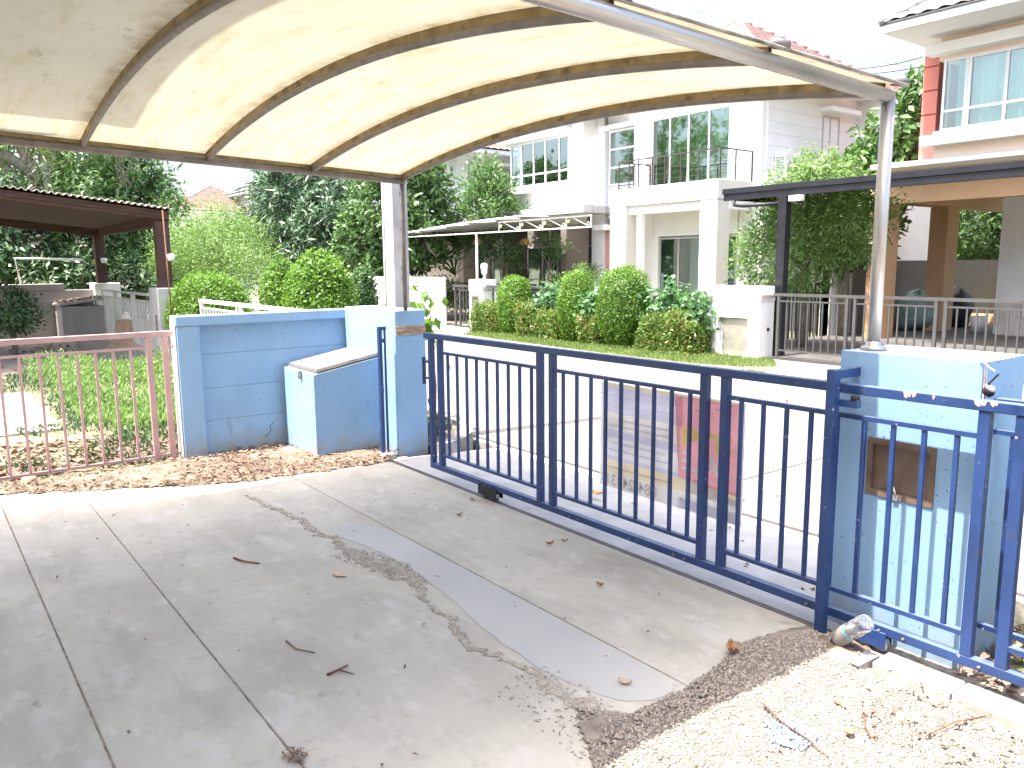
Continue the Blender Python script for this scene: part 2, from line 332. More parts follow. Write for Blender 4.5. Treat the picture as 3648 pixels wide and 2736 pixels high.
def leaves_obj(name, P, D, Nn, L, W, mat, parent=None, org=(0, 0, 0), R=None, fold=.12):
    """one mesh of leaf blades: centres P, long axes D, normals Nn, length L, width W (arrays)"""
    n = len(P); o0 = np.array(ORG[parent.name]) if parent else np.array(org)
    D = D/np.linalg.norm(D, axis=1)[:, None]; S = np.cross(Nn, D); S /= (np.linalg.norm(S, axis=1)[:, None]+1e-9); U = np.cross(D, S)
    L = np.broadcast_to(L, n)[:, None]; W = np.broadcast_to(W, n)[:, None]; P = P-o0
    v = np.stack([P-D*L/2, P+S*W/2+U*W*fold-D*L*.06, P+D*L/2, P-S*W/2+U*W*fold-D*L*.06], 1).reshape(-1, 3)
    me = bpy.data.meshes.new(name); me.vertices.add(4*n); me.vertices.foreach_set('co', v.ravel())
    me.loops.add(6*n); me.polygons.add(2*n)
    idx = (np.arange(n)[:, None]*4+np.array([0, 1, 2, 0, 2, 3])[None]).ravel()
    me.loops.foreach_set('vertex_index', idx); me.polygons.foreach_set('loop_start', np.arange(0, 6*n, 3)); me.polygons.foreach_set('loop_total', np.full(2*n, 3))
    me.update(calc_edges=True)
    R = rng.random(n) if R is None else R
    at = me.attributes.new('rnd', 'FLOAT', 'FACE'); at.data.foreach_set('value', np.repeat(R, 2).astype(np.float32))
    return link(name, me, mat, parent, tuple(o0))
def unit(n):
    v = rng.normal(size=(n, 3)); return v/np.linalg.norm(v, axis=1)[:, None]
def clump_points(blobs, nclump, per, spread, shell=.55):
    """blobs: list of (centre, radii); returns leaf centres, outward vectors and a random value per clump"""
    vol = np.array([r[0]*r[1]*r[2] for _, r in blobs])**.67; vol /= vol.sum(); P = []; O = []; R = []
    for (c, r), q in zip(blobs, vol):
        k = max(1, int(nclump*q)); u = unit(k); rad = (shell+(1-shell)*rng.random(k)**.6)*(1+.08*rng.normal(size=k))
        cc = np.array(c)+u*rad[:, None]*np.array(r)
        for i in range(k):
            e = rng.normal(size=(per, 3))*spread; P.append(cc[i]+e); O.append(np.tile(u[i], (per, 1))+e/spread*.45); R.append(np.clip(rng.random()*.5+rng.random(per)*.5, 0, 1))
    return np.concatenate(P), np.concatenate(O), np.concatenate(R)
def foliage(name, blobs, nclump, per, spread, L, W, mat, parent, shell=.55, droop=.3):
    P, O, R = clump_points(blobs, nclump, per, spread, shell); n = len(P)
    D = unit(n)+O*.5; D[:, 2] -= droop; Nn = O+unit(n)*.7; Nn[:, 2] += .5
    k = P[:, 2] > .04; P, D, Nn, R = P[k], D[k], Nn[k], R[k]; n = len(P)
    return leaves_obj(name, P, D, Nn, L*(.6+.8*rng.random(n)), W*(.6+.8*rng.random(n)), mat, parent, R=R)
def tree(name, label, x, y, h, tr, blobs, nclump, per, spread, L, W, mat, bark='bark', group=None, cat='tree', base=0, limbs=7, shell=.5, droop=.3, lean=0):
    t = thing(name, label, cat, (x, y, base), group); mb = MB()
    cz = np.mean([b[0][2] for b in blobs]); top = Vector((x+lean, y, cz))
    fork = Vector((x+lean*.4, y, base+(cz-base)*.45))
    mb.tube([(x, y, base-.1), (x+lean*.2, y+.03, base+(fork.z-base)*.5), fork, top], [tr*1.15, tr, tr*.85, tr*.35], 8)
    for i in range(limbs):
        b = blobs[i % len(blobs)]; u = unit(1)[0]; e = Vector(b[0])+Vector((u[0]*b[1][0], u[1]*b[1][1], abs(u[2])*b[1][2]))*.75
        s = fork.lerp(top, .6*random.random()); m_ = s.lerp(e, .5)+Vector((0, 0, .12*(e-s).length))
        mb.tube([s, m_, e], [tr*.5, tr*.3, tr*.1], 6)
    mb.build('trunk', bark, t)
    foliage('crown', blobs, nclump, per, spread, L, W, mat, t, shell, droop)
    return t
K = 3648/2212
def inpoly(px, py, poly):
    c = np.zeros(px.shape, bool); n = len(poly)
    for i in range(n):
        x1, y1 = poly[i]; x2, y2 = poly[(i+1) % n]
        c ^= ((y1 > py) != (y2 > py)) & (px < (x2-x1)*(py-y1)/(y2-y1+1e-12)+x1)
    return c
def edge_dist(px, py, poly):
    d = np.full(px.shape, 1e9); n = len(poly)
    for i in range(n):
        a = np.array(poly[i]); b = np.array(poly[(i+1) % n]); ab = b-a
        t = np.clip(((px-a[0])*ab[0]+(py-a[1])*ab[1])/(ab@ab+1e-12), 0, 1)
        d = np.minimum(d, np.hypot(px-a[0]-t*ab[0], py-a[1]-t*ab[1]))
    return d
def vnoise(x, y, s, seed=0):
    r = np.random.default_rng(seed); g = r.random((64, 64)); x = x*s; y = y*s
    xi = np.floor(x).astype(int); yi = np.floor(y).astype(int); fx = x-xi; fy = y-yi; fx = fx*fx*(3-2*fx); fy = fy*fy*(3-2*fy)
    G = lambda a, b: g[a % 64, b % 64]
    return (G(xi, yi)*(1-fx)+G(xi+1, yi)*fx)*(1-fy)+(G(xi, yi+1)*(1-fx)+G(xi+1, yi+1)*fx)*fy
def terrain(name, poly, mat, z0, rise, amp, cell, ramp=.15, parent=None, kind='structure', seed=1, zf=None):
    P = np.array(poly); x0, y0 = P.min(0); x1, y1 = P.max(0)
    xs = np.arange(x0-cell, x1+cell, cell); ys = np.arange(y0-cell, y1+cell, cell); X, Y = np.meshgrid(xs, ys, indexing='ij')
    wob = (vnoise(X, Y, 9, seed)-.5)*.09+(vnoise(X, Y, 30, seed+1)-.5)*.05
    d = edge_dist(X, Y, poly); ins = inpoly(X, Y, poly); sd = np.where(ins, d, -d)+wob*(ramp > .02)
    t = np.clip(sd/ramp, 0, 1); Z = z0+rise*t+amp*t*(vnoise(X, Y, 2.2, seed+2)*.5+vnoise(X, Y, 9, seed+3)*.3+vnoise(X, Y, 28, seed+4)*.2)
    if zf: Z = Z+zf(X, Y)
    ny = len(ys); q = (sd[:-1, :-1] > 0) & (sd[1:, :-1] > 0) & (sd[1:, 1:] > 0) & (sd[:-1, 1:] > 0)
    i, j = np.nonzero(q); a = i*ny+j; fs = np.stack([a, a+ny, a+ny+1, a+1], 1)
    used, inv = np.unique(fs, return_inverse=True); V = np.stack([X.ravel(), Y.ravel(), Z.ravel()], 1)[used]
    mb = MB(); mb.add(V.tolist(), inv.reshape(fs.shape).tolist(), True); o = mb.build(name, mat, parent)
    if kind: o['kind'] = kind
    return o

# ================================================================ GROUND
struct('terrain', MB().add([(-200, -200, -.3), (200, -200, -.3), (200, 200, -.3), (-200, 200, -.3)], [(0, 1, 2, 3)]), 'outer_ground')
struct('near_side_ground', MB().box(-200, -7.44, -120, 4.86, -.28, -.012), 'garden_ground')
struct('own_garden_ground', MB().box(-7.44, 120, -120, 3.62, -.28, -.045), 'soil')
struct('verge_ground', MB().box(-1.3, 120, 3.62, 4.86, -.28, -.02), 'garden_ground')
struct('far_side_ground', MB().box(-200, 200, 10.98, 200, -.28, -.012), 'outer_ground')
road = struct('road', MB().box(-120, 90, 4.70, 11.0, -.28, -.108), 'grimy_concrete')
sm = {}
for i in range(-14, 12):
    for j, (ya, yb) in enumerate(((4.78, 7.79), (7.81, 10.84))):
        if j not in sm: sm[j] = MB().box(.008, 3.992, ya, yb, -.14, -.088).build('road_slab', 'road_concrete', road)
        else:
            c = sm[j].copy(); C.objects.link(c); c.location = (i*4.0, 0, 0); continue
        sm[j].location = (i*4.0, 0, 0)
# driveway: concrete bays with open joints, apron falling to the road
drive = struct('driveway', MB().box(-7.42, -.3, -6, 3.56, -.2, -.006), 'dirt_in_joint')
for ya, yb in ((-6, .425), (.434, .954), (.962, 2.440), (2.448, 3.338)):
    MB().box(-7.35, -.6, ya, yb, -.06, 0, .004).build('concrete_bay', 'driveway_concrete', drive)
MB().add([(-6.2, 3.385, 0), (-1.9, 3.385, 0), (-1.9, 3.60, 0), (-1.6, 4.72, -.086), (-6.25, 4.72, -.086), (-6.2, 3.60, 0),
          (-6.2, 3.385, -.2), (-1.9, 3.385, -.2), (-1.6, 4.72, -.25), (-6.25, 4.72, -.25)],
         [(0, 1, 2, 5), (5, 2, 3, 4), (4, 3, 8, 9), (0, 6, 7, 1)]).build('apron', 'track_concrete', drive)
MB().box(-6.2, .6, 3.343, 3.352, -.04, .003).box(-6.2, .6, 3.366, 3.375, -.04, .003).build('gate_track', 'weathered_pipe', drive)
def smooth_poly(pts, n=8, wob=.012, seed=4):
    rr = np.random.default_rng(seed); P = np.array(pts); out = []; N0 = len(P)
    for i in range(N0):
        p0, p1, p2, p3 = P[i-1], P[i], P[(i+1) % N0], P[(i+2) % N0]
        for k in range(n):
            t = k/n; q = .5*((2*p1)+(p2-p0)*t+(2*p0-5*p1+4*p2-p3)*t*t+(3*p1-p0-3*p2+p3)*t**3); out.append(tuple(q+rr.normal(size=2)*wob))
    return out
pp = smooth_poly([(-4.7, 2.10), (-4.1, 2.19), (-3.5, 2.16), (-2.9, 2.07), (-2.4, 2.06), (-2.08, 2.16), (-2.05, 2.40), (-2.6, 2.425), (-3.4, 2.43), (-4.4, 2.42), (-4.8, 2.30)], 12, .004)
MB().add([(x, min(y, 2.436), .0022) for x, y in pp], [tuple(range(len(pp)))[::-1]]).build('repair_patch', 'smooth_patch', drive)
# broken crack filled with grit
ck = [(-5.97, 1.93), (-5.5, 2.0), (-4.78, 2.04), (-4.5, 2.05), (-4.26, 2.03), (-3.9, 2.12), (-3.72, 2.11), (-3.34, 2.02), (-2.88, 1.94), (-2.4, 2.0), (-2.1, 1.98)]
cw = [.010, .018, .022, .02, .04, .07, .04, .012, .015, .02, .05]
def strip(pts, ws, seed):
    rr = np.random.default_rng(seed); P = np.array(pts); t = np.linspace(0, len(P)-1, 150); X = np.interp(t, range(len(P)), P[:, 0]); Y = np.interp(t, range(len(P)), P[:, 1])+.018*np.sin(t*5.3)+.010*np.sin(t*13)+.006*rr.normal(size=150)
    W = np.interp(t, range(len(P)), ws)*(1+.35*rr.normal(size=150)).clip(.25, 2.2); return X, Y, W
cX, cY, cW = strip(ck, cw, 9)
V = []
for x, y, w_ in zip(cX, cY, cW): V += [(x, y-w_, .0030), (x, y+w_, .0030)]
MB().add(V, [(2*i, 2*i+2, 2*i+3, 2*i+1) for i in range(149)]).build('grit_crack', 'crack_grit', drive)
gravel_poly = [(-2.16, 1.96), (-2.0, 2.10), (-1.99, 2.38), (-2.03, 2.69), (-2.10, 2.89), (-2.05, 3.17), (-1.96, 3.34), (-1.62, 3.29), (-1.60, 3.16), (-.3, 3.11), (-.3, 1.0), (-1.55, 1.55), (-1.78, 1.72), (-1.95, 1.82)]
terrain('gravel_ground', gravel_poly, 'gravel_bed', .004, .012, .03, .02, .10, None, 'structure', 21)
soil_poly = [(-7.42, -2.5), (-7.40, -.3), (-7.15, .42), (-6.88, .98), (-6.57, 1.54), (-6.31, 2.04), (-6.25, 2.46), (-6.19, 2.95), (-6.17, 3.36), (-6.32, 3.49), (-7.40, 3.49)]
terrain('soil_bed', soil_poly, 'soil', .004, .018, .05, .022, .22, None, 'structure', 31)
# concrete edging between the gravel and the gate track, right
kb = thing('garden_edging', 'sunlit white concrete edging strip beside the gate track at lower right', 'kerb', (-1.1, 3.2, 0))
MB().box(-1.58, -1.26, 3.13, 3.275, -.04, .058, .008).build('kerb_stone', 'kerb_concrete', kb)
MB().box(-1.254, -.4, 3.128, 3.27, -.04, .060, .008).build('kerb_stone', 'kerb_concrete', kb)
MB().add([(-1.78, 3.10, .03), (-1.60, 3.06, .052), (-1.59, 3.20, .055), (-1.70, 3.24, .045), (-1.78, 3.14, -.03), (-1.60, 3.10, -.03), (-1.59, 3.24, -.03), (-1.70, 3.27, -.03)], [(0, 1, 2, 3), (0, 4, 5, 1), (1, 5, 6, 2), (2, 6, 7, 3), (3, 7, 4, 0)]).build('broken_kerb_end', 'kerb_concrete', kb)
# kerb of the near side planting strip, left of the gate
kc = thing('street_kerb', 'weathered grey kerb curving round the planting strip outside the left gate pillar', 'kerb', (-6.6, 4.3, -.1))
kp = [(-6.22, 3.86), (-6.30, 4.12), (-6.52, 4.40), (-6.85, 4.62), (-7.4, 4.75), (-9, 4.80), (-14, 4.80)]
for a, b in zip(kp[:-1], kp[1:]):
    MB().bar((a[0], a[1], -.02), (b[0]+(a[0]-b[0])*.012, b[1], -.02), .13, .20).build('kerb_stone', 'grimy_concrete', kc)
struct('planting_strip', MB().prism([(-6.27, 3.86), (-6.35, 4.10), (-6.58, 4.36), (-6.9, 4.55), (-7.4, 4.68), (-14, 4.73), (-14, 3.9), (-6.4, 3.84)], -.1, .05), 'soil')
# opposite verge and drives
vg = [(-16.4, 10.98), (-13, 10.80), (-11.1, 10.74), (-8.9, 10.75), (-8.1, 11.0), (-7.75, 11.5), (-8.1, 12.0), (-8.4, 12.35), (-16.4, 12.35)]
struct('grass_verge', MB().prism(vg, -.12, .0), 'garden_ground')
fk = thing('far_kerb', 'low grey kerb along the grass verge across the road', 'kerb', (-12, 10.8, -.1))
kpf = [(-16.5, 10.96), (-13, 10.77), (-11.1, 10.70), (-8.9, 10.71), (-8.0, 10.97), (-7.66, 11.45), (-7.8, 12.0)]
for a, b in zip(kpf[:-1], kpf[1:]): MB().bar((a[0], a[1], -.055), (b[0]-(b[0]-a[0])*.01, b[1], -.055), .11, .13).build('kerb_stone', 'kerb_concrete', fk)
struct('orange_house_drive', MB().add([(-7.5, 10.85, -.086), (0, 10.85, -.086), (0, 10.99, -.004), (-7.6, 10.99, -.004), (0, 12.5, .004), (-8.5, 12.5, .004), (-8.5, 12.3, .003), (-7.7, 11.6, .0)], [(0, 1, 2, 3), (3, 2, 4, 5, 6, 7)]), 'road_concrete')
struct('white_house_drive', MB().add([(-24, 10.85, -.086), (-16.5, 10.85, -.086), (-16.5, 10.99, -.004), (-24, 10.99, -.004), (-16.6, 12.44, .004), (-24, 12.44, .004)], [(0, 1, 2, 3), (3, 2, 4, 5)]), 'road_concrete')
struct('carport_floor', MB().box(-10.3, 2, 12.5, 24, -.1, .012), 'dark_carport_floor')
struct('white_house_forecourt', MB().box(-28, -17.6, 12.45, 17, -.1, .006), 'taupe_plaster')
struct('neighbour_drive', MB().box(-21.9, -15.6, -6, 3.9, -.1, .0), 'tan_drive')
struct('garden_path', MB().box(-13, -9.75, .45, 1.25, -.05, .015, .01), 'grimy_concrete')

# ================================================================ BLUE BOUNDARY WALL AND PILLARS
bw = thing('boundary_wall', 'light blue boundary wall of recessed horizontal panels left of the driveway', 'wall', (-7.4, 2.7, 0))
XW = -7.33
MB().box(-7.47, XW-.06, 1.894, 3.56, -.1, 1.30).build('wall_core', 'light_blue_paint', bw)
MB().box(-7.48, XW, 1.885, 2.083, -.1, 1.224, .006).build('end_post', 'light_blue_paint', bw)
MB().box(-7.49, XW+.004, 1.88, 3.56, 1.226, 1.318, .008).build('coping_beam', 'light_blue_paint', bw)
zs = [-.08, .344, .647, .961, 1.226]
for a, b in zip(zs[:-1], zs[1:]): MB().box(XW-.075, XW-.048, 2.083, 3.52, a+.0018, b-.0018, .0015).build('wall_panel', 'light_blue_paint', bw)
for (y, z, s) in ((2.76, .285, .022), (2.60, .10, .036)):      # spots where the paint came off
    MB().add([(XW-.0465, y+s*a, z+s*b) for a, b in ((-1, -.2), (-.2, -.5), (.7, -.2), (1, .5), (.3, .55), (-.5, .2))], [(0, 1, 2, 3, 4, 5)]).build('bare_patch', 'bare_render', bw)
MB().tube([(XW-.046, 2.73, .26), (XW-.046, 2.69, .22), (XW-.046, 2.70, .17), (XW-.046, 2.64, .12)], .0025, 4).build('crack', 'mould', bw)
pl = thing('gate_pillar', 'light blue gate pillar with a strip of brown stone tiles, at the left end of the gate', 'pillar', (-6.8, 3.66, 0))
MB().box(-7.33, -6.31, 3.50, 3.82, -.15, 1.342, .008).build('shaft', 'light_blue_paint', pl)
random.seed(3)
zt = 1.117
for r_, hh in enumerate((.028, .022, .034)):
    y = 3.504
    while y < 3.81:
        ln = min(random.uniform(.1, .19), 3.818-y); MB().box(-6.312, -6.312+random.uniform(.008, .02), y+.001, y+ln-.001, zt+.001, zt+hh-.001, .0015).build('stone_tile', 'stone_strip', pl); y += ln
    y = -6.315
    zt += hh
mbp = MB()
for _ in range(26):
    y0 = -6.3095; yy = random.uniform(3.52, 3.80); z0 = 1.3-abs(random.gauss(0, .35)) if random.random() < .3 else random.uniform(.1, .4)
bin_ = thing('refuse_bin_enclosure', 'light blue concrete bin box with slanting steel lid in the corner by the left pillar', 'bin', (-6.95, 3.15, 0))
x0, x1, ya, yb = -7.29, -6.607, 2.83, 3.50
MB().add([(x0, ya, -.1), (x1, ya, -.1), (x1, yb, -.1), (x0, yb, -.1), (x0, ya, .79), (x1, ya, .785), (x1, yb, .90), (x0, yb, .905)],
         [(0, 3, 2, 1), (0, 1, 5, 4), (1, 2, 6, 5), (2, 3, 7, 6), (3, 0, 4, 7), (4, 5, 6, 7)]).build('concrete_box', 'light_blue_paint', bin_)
def slab(x0, x1, y0, y1, za, zb, th): return MB().add([(x0, y0, za), (x1, y0, za), (x1, y1, zb), (x0, y1, zb), (x0, y0, za+th), (x1, y0, za+th), (x1, y1, zb+th), (x0, y1, zb+th)],
         [(0, 3, 2, 1), (4, 5, 6, 7), (0, 1, 5, 4), (1, 2, 6, 5), (2, 3, 7, 6), (3, 0, 4, 7)])
lid = slab(-7.26, -6.615, 2.865, 3.495, .805, .915, .028).build('steel_lid', 'steel_lid', bin_)
MB().tube([(-7.12, 2.94, .845), (-7.12, 2.94, .868), (-7.03, 2.95, .868), (-7.03, 2.95, .845)], .005, 6).build('lid_handle', 'galvanised', lid)
MB().box(-6.90, -6.86, 2.818, 2.829, .72, .80).tube([(-6.88, 2.815, .80), (-6.88, 2.80, .79), (-6.88, 2.80, .74), (-6.885, 2.812, .73)], .006, 6).build('hasp', 'weathered_pipe', bin_)
lk = thing('brick', 'loose grey concrete brick lying on the soil at the foot of the bin box', 'brick', (-7.0, 2.75, .02))
MB().box(-7.12, -6.94, 2.70, 2.79, .0, .055, .006).build('block', 'grimy_concrete', lk)
# catch post of the gate
cp = thing('gate_catch_post', 'slim blue steel catch post standing on a concrete block before the left pillar', 'post', (-6.33, 3.37, 0))
MB().box(-6.356, -6.318, 3.338, 3.372, .05, 1.206, .003).build('upright', 'blue_gate_paint', cp)
MB().box(-6.350, -6.325, 3.402, 3.412, .05, 1.17).build('upright', 'blue_gate_paint', cp)
MB().box(-6.354, -6.320, 3.373, 3.415, 1.172, 1.204).build('cross_arm', 'blue_gate_paint', cp)
MB().box(-6.35, -6.325, 3.373, 3.401, 1.06, 1.095).build('keeper', 'blue_gate_paint', cp)
MB().box(-6.316, -6.300, 3.345, 3.365, .60, .66).build('lock_eye', 'blue_gate_paint', cp)
MB().box(-6.40, -6.24, 3.31, 3.43, -.02, .05, .005).build('footing', 'kerb_concrete', cp)
# right pillar
pr = thing('gate_pillar', 'light blue gate pillar with a brown meter door, behind the right half of the gate', 'pillar', (-1.68, 3.62, 0))
px0, px1, py0, py1, pz = -1.985, -1.37, 3.465, 3.90, 1.337
da = ony(3090, 1555, py0); db = ony(3330, 1800, py0)
dx0, dx1, dz0, dz1 = -1.840, -1.575, .705, .925
D0 = ony(2600+1025*.4823, 1150+840*.4823, py0); D1 = ony(2600+1500*.4823, 1150+1370*.4823, py0)
dx0, dx1, dz1, dz0 = D0[0], D1[0], D0[2], D1[2]
for a in ((px0, px1, py0, py1, -.15, dz0), (px0, px1, py0, py1, dz1, pz)):
    pass
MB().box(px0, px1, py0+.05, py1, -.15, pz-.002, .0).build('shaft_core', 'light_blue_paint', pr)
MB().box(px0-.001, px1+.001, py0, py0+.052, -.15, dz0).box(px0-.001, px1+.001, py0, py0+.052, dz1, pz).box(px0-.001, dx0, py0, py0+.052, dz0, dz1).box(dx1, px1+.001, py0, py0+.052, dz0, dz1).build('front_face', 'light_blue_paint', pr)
dr = MB().box(dx0+.028, dx1-.028, py0+.012, py0+.022, dz0+.03, dz1-.028).build('meter_door', 'brown_mail_door', pr)
MB().box(dx0, dx0+.027, py0-.006, py0+.03, dz0, dz1).box(dx1-.027, dx1, py0-.006, py0+.03, dz0, dz1).box(dx0+.027, dx1-.027, py0-.006, py0+.03, dz1-.027, dz1).box(dx0+.027, dx1-.027, py0-.006, py0+.03, dz0, dz0+.028).build('door_frame', 'brown_mail_door', pr)
xm = (dx0+dx1)/2-.01
MB().tube([(xm-.012, py0-.008, dz0+.06), (xm, py0-.012, dz0+.035), (xm+.004, py0-.008, dz0+.014)], .005, 6).box(xm-.01, xm+.014, py0-.012, py0-.006, dz0-.002, dz0+.022).build('latch', 'galvanised', pr)
MB().add([(px1-.07, py0-.002, 0), (px1-.07, py0-.002, 0)], []).v
# wiring on the pillar
wi = thing('conduit', 'cream plastic conduit lying along the top of the right blue pillar and down its corner', 'pipe', (-1.5, 3.55, 1.34))
MB().tube([(-1.80, 3.60, 1.350), (-1.62, 3.58, 1.351), (-1.41, 3.53, 1.352), (-1.385, 3.515, 1.345), (-1.378, 3.506, 1.30), (-1.372, 3.50, 1.20)], .0105, 8).build('pipe', 'pvc', wi)
MB().tube([(-1.62, 3.578, 1.351), (-1.59, 3.576, 1.351)], .0135, 8).build('coupling', 'pvc', wi)
MB().tube([(-1.374, 3.502, 1.245), (-1.373, 3.501, 1.225)], .0135, 8).build('coupling', 'pvc', wi)
def wire(nm, pts, r, mat, label, group=None):
    P = [Vector(p) for p in pts]; out = []
    for i in range(len(P)-1):
        p0 = P[max(i-1, 0)]; p1 = P[i]; p2 = P[i+1]; p3 = P[min(i+2, len(P)-1)]
        for k in range(5):
            t = k/5; out.append(.5*((2*p1)+(p2-p0)*t+(2*p0-5*p1+4*p2-p3)*t*t+(3*p1-p0-3*p2+p3)*t**3))
    out.append(P[-1]); return single(nm, MB().tube(out, r, 5), mat, label, 'wire', group)
wire('loose_wire', [(-1.83, 3.58, 1.342), (-1.72, 3.545, 1.35), (-1.66, 3.55, 1.343), (-1.55, 3.50, 1.348), (-1.44, 3.50, 1.35), (-1.38, 3.46, 1.352), (-1.34, 3.44, 1.325), (-1.31, 3.43, 1.31)], .0035, 'flex_white', 'loose cream wire running over the right blue pillar and sticking out past its corner')
wire('loose_wire', [(-1.78, 3.56, 1.342), (-1.70, 3.53, 1.347), (-1.60, 3.56, 1.352), (-1.5, 3.525, 1.345), (-1.42, 3.52, 1.352), (-1.375, 3.485, 1.33), (-1.366, 3.48, 1.24), (-1.362, 3.47, 1.15)], .003, 'copper_wire', 'loose copper coloured wire tangled beside the conduit on the right blue pillar')
wire('loose_wire', [(-1.375, 3.49, 1.31), (-1.366, 3.482, 1.24), (-1.362, 3.475, 1.16), (-1.36, 3.462, 1.11)], .004, 'black_rubber', 'black wire hanging down the corner of the right blue pillar')
wire('loose_wire', [(-1.366, 3.488, 1.20), (-1.361, 3.486, 1.16), (-1.364, 3.478, 1.12)], .004, 'flex_red', 'short red wire at the corner of the right blue pillar')
bq = ony(3522, 1392, 3.43); bx, bz = bq[0], bq[2]
bl = thing('doorbell', 'hooded doorbell unit hanging from wires at the right pillar corner', 'doorbell', (bx, 3.43, bz))
BT = Matrix.Translation((bx, 3.44, bz)) @ Matrix.Scale(.8, 4) @ Matrix.Rotation(.6, 4, 'Y') @ Matrix.Scale(.8, 4, (0, 1, 0))
MB().lathe([(.0, -.03), (.022, -.028), (.030, -.01), (.028, .010), (.012, .022), (0, .024)], 14, BT).build('housing', 'black_rubber', bl)
MB().bar((bx-.005, 3.435, bz+.025), (bx+.03, 3.435, bz+.07), .014, .005).build('bracket', 'black_rubber', bl)
MB().lathe([(.0, .0), (.026, .0), (.029, .012), (.012, .026), (0, .028)], 14, Matrix.Translation((0, -.001, .001)) @ BT).build('hood', 'galvanised', bl)
# ================================================================ SLIDING GATE
gt = thing('sliding_gate', 'royal blue steel sliding gate of vertical bars closing the driveway', 'gate', (-3.3, 3.36, 0))
GY0, GY1 = 3.336, 3.380
MB().box(-5.545, -.55, GY0-.004, GY1+.002, 1.160, 1.202, .003).build('top_rail', 'blue_gate_paint', gt)
MB().box(-5.488, -.55, GY0, GY1, .088, .130, .003).build('bottom_rail', 'blue_gate_paint', gt)
sts = [-5.488, -5.353, -4.098, -3.967, -2.709, -2.574, -1.322, -1.188]
st0 = MB().box(-.0, .044, GY0+.001, GY1-.001, .131, 1.159, .003)
s0 = None
for x in sts:
    if s0 is None: s0 = st0.build('stile', 'blue_gate_paint', gt, None); base = Vector(s0.location); s0.location = base+Vector((x, 0, 0))
    else: c = s0.copy(); C.objects.link(c); c.location = base+Vector((x, 0, 0))
secs = [(-5.309, -4.098, -5.231, 9), (-3.923, -2.709, -3.849, 9), (-2.530, -1.322, -2.462, 9), (-1.144, -.55, -1.08, 4)]
b0 = None
for xa, xb, xs, n in secs:
    MB().box(xa, xb, GY0+.008, GY1-.010, 1.045, 1.066).build('upper_rail', 'blue_gate_paint', gt)
    MB().box(xa, xb, GY0+.006, GY1-.008, .210, .231).build('lower_rail', 'blue_gate_paint', gt)
    for k in range(n):
        x = xs+k*.1315
        if b0 is None: b0 = MB().box(0, .019, GY0+.012, GY0+.031, .2315, 1.0445, .0015).build('bar', 'blue_gate_paint', gt); b0.location = Vector((x, 0, 0))
        else: c = b0.copy(); C.objects.link(c); c.location = (x, 0, 0)
for x, hw, wm in ((-4.67, .115, 'black_rubber'), (-1.70, .075, 'blue_gate_paint'), (-.9, .115, 'black_rubber')):   # wheels under the bottom rail
    wb = MB().box(x-hw, x+hw, GY0-.012, GY0-.004, .028, .105, .002).box(x-hw, x+hw, GY1+.004, GY1+.012, .028, .105, .002).box(x-.02, x+.02, GY0-.013, GY1+.013, .07, .087).build('wheel_housing', wm, gt)
    for dx in (-hw*.54, hw*.54):
        MB().lathe([(.0, -.012), (.038, -.012), (.03, 0), (.038, .012), (0, .012)], 16, Matrix.Translation((x+dx, (GY0+GY1)/2, .040)) @ Matrix.Rotation(math.pi/2, 4, 'X')).build('wheel', 'galvanised', wb)
mbb = MB()
for x in (-5.12, -4.70, -4.63, -4.26, -3.74, -3.66, -3.2, -2.86, -2.78, -2.35, -2.02, -1.66, -1.55, -1.24):
    MB().tube([(x, GY0-.012, .108), (x, GY0+.002, .108)], .007, 6).build('bolt', 'weathered_pipe', gt)
for xa, wch, za, zb in ((-1.62, .035, 1.172, 1.201), (-1.585, .02, 1.178, 1.201), (-1.50, .012, 1.18, 1.199), (-1.34, .05, 1.176, 1.2015), (-1.28, .03, 1.181, 1.201)):
    MB().add([(xa, GY0-.0048, zb), (xa+wch, GY0-.0048, zb), (xa+wch*.85, GY0-.0048, za+.006), (xa+wch*.6, GY0-.0048, za+.01), (xa+wch*.4, GY0-.0048, za), (xa+wch*.12, GY0-.0048, za+.008)], [(0, 5, 4, 3, 2, 1)]).build('paint_chip', 'paint_chip', gt)
MB().box(-5.585, -5.573, GY0+.004, GY1-.01, .775, 1.0).build('lock_plate', 'blue_gate_paint', gt)
MB().box(-5.572, -5.488, GY0+.012, GY0+.026, .955, .972).build('plate_arm', 'blue_gate_paint', gt)
MB().box(-5.572, -5.488, GY0+.012, GY0+.026, .822, .838).build('plate_arm', 'blue_gate_paint', gt)
ring = [(-5.515+.014*math.cos(a), GY0+.02, .640+.016*math.sin(a)) for a in np.linspace(0, 2*math.pi, 13)]
MB().tube(ring, .005, 6).box(-5.512, -5.488, GY0+.014, GY0+.026, .60, .65).build('lock_eye', 'blue_gate_paint', gt)
# guide post beside the right pillar
MB().box(-7.49, -7.345, 1.872, 1.879, -.1, 1.316).build('cream_end_face', 'cream_plaster', bw)  # thin cream cap over the end of the wall
gp = thing('guide_post', 'blue steel guide post with bracket arms fixed to the right pillar', 'post', (-1.9, 3.27, 0))
MB().box(-1.925, -1.883, 3.245, 3.293, -.05, 1.272, .003).build('upright', 'blue_gate_paint', gp)
MB().box(-1.923, -1.885, 3.293, 3.464, 1.228, 1.268, .002).build('bracket_arm', 'blue_gate_paint', gp)
MB().box(-1.895, -1.80, 3.293, 3.325, 1.105, 1.137).box(-1.84, -1.80, 3.296, 3.322, 1.137, 1.14).build('guide_arm', 'blue_gate_paint', gp)
MB().lathe([(.0, 0), (.02, 0), (.02, .02), (.012, .022), (0, .022)], 12, Matrix.Translation((-1.82, 3.312, 1.138))).build('guide_roller', 'black_rubber', gp)
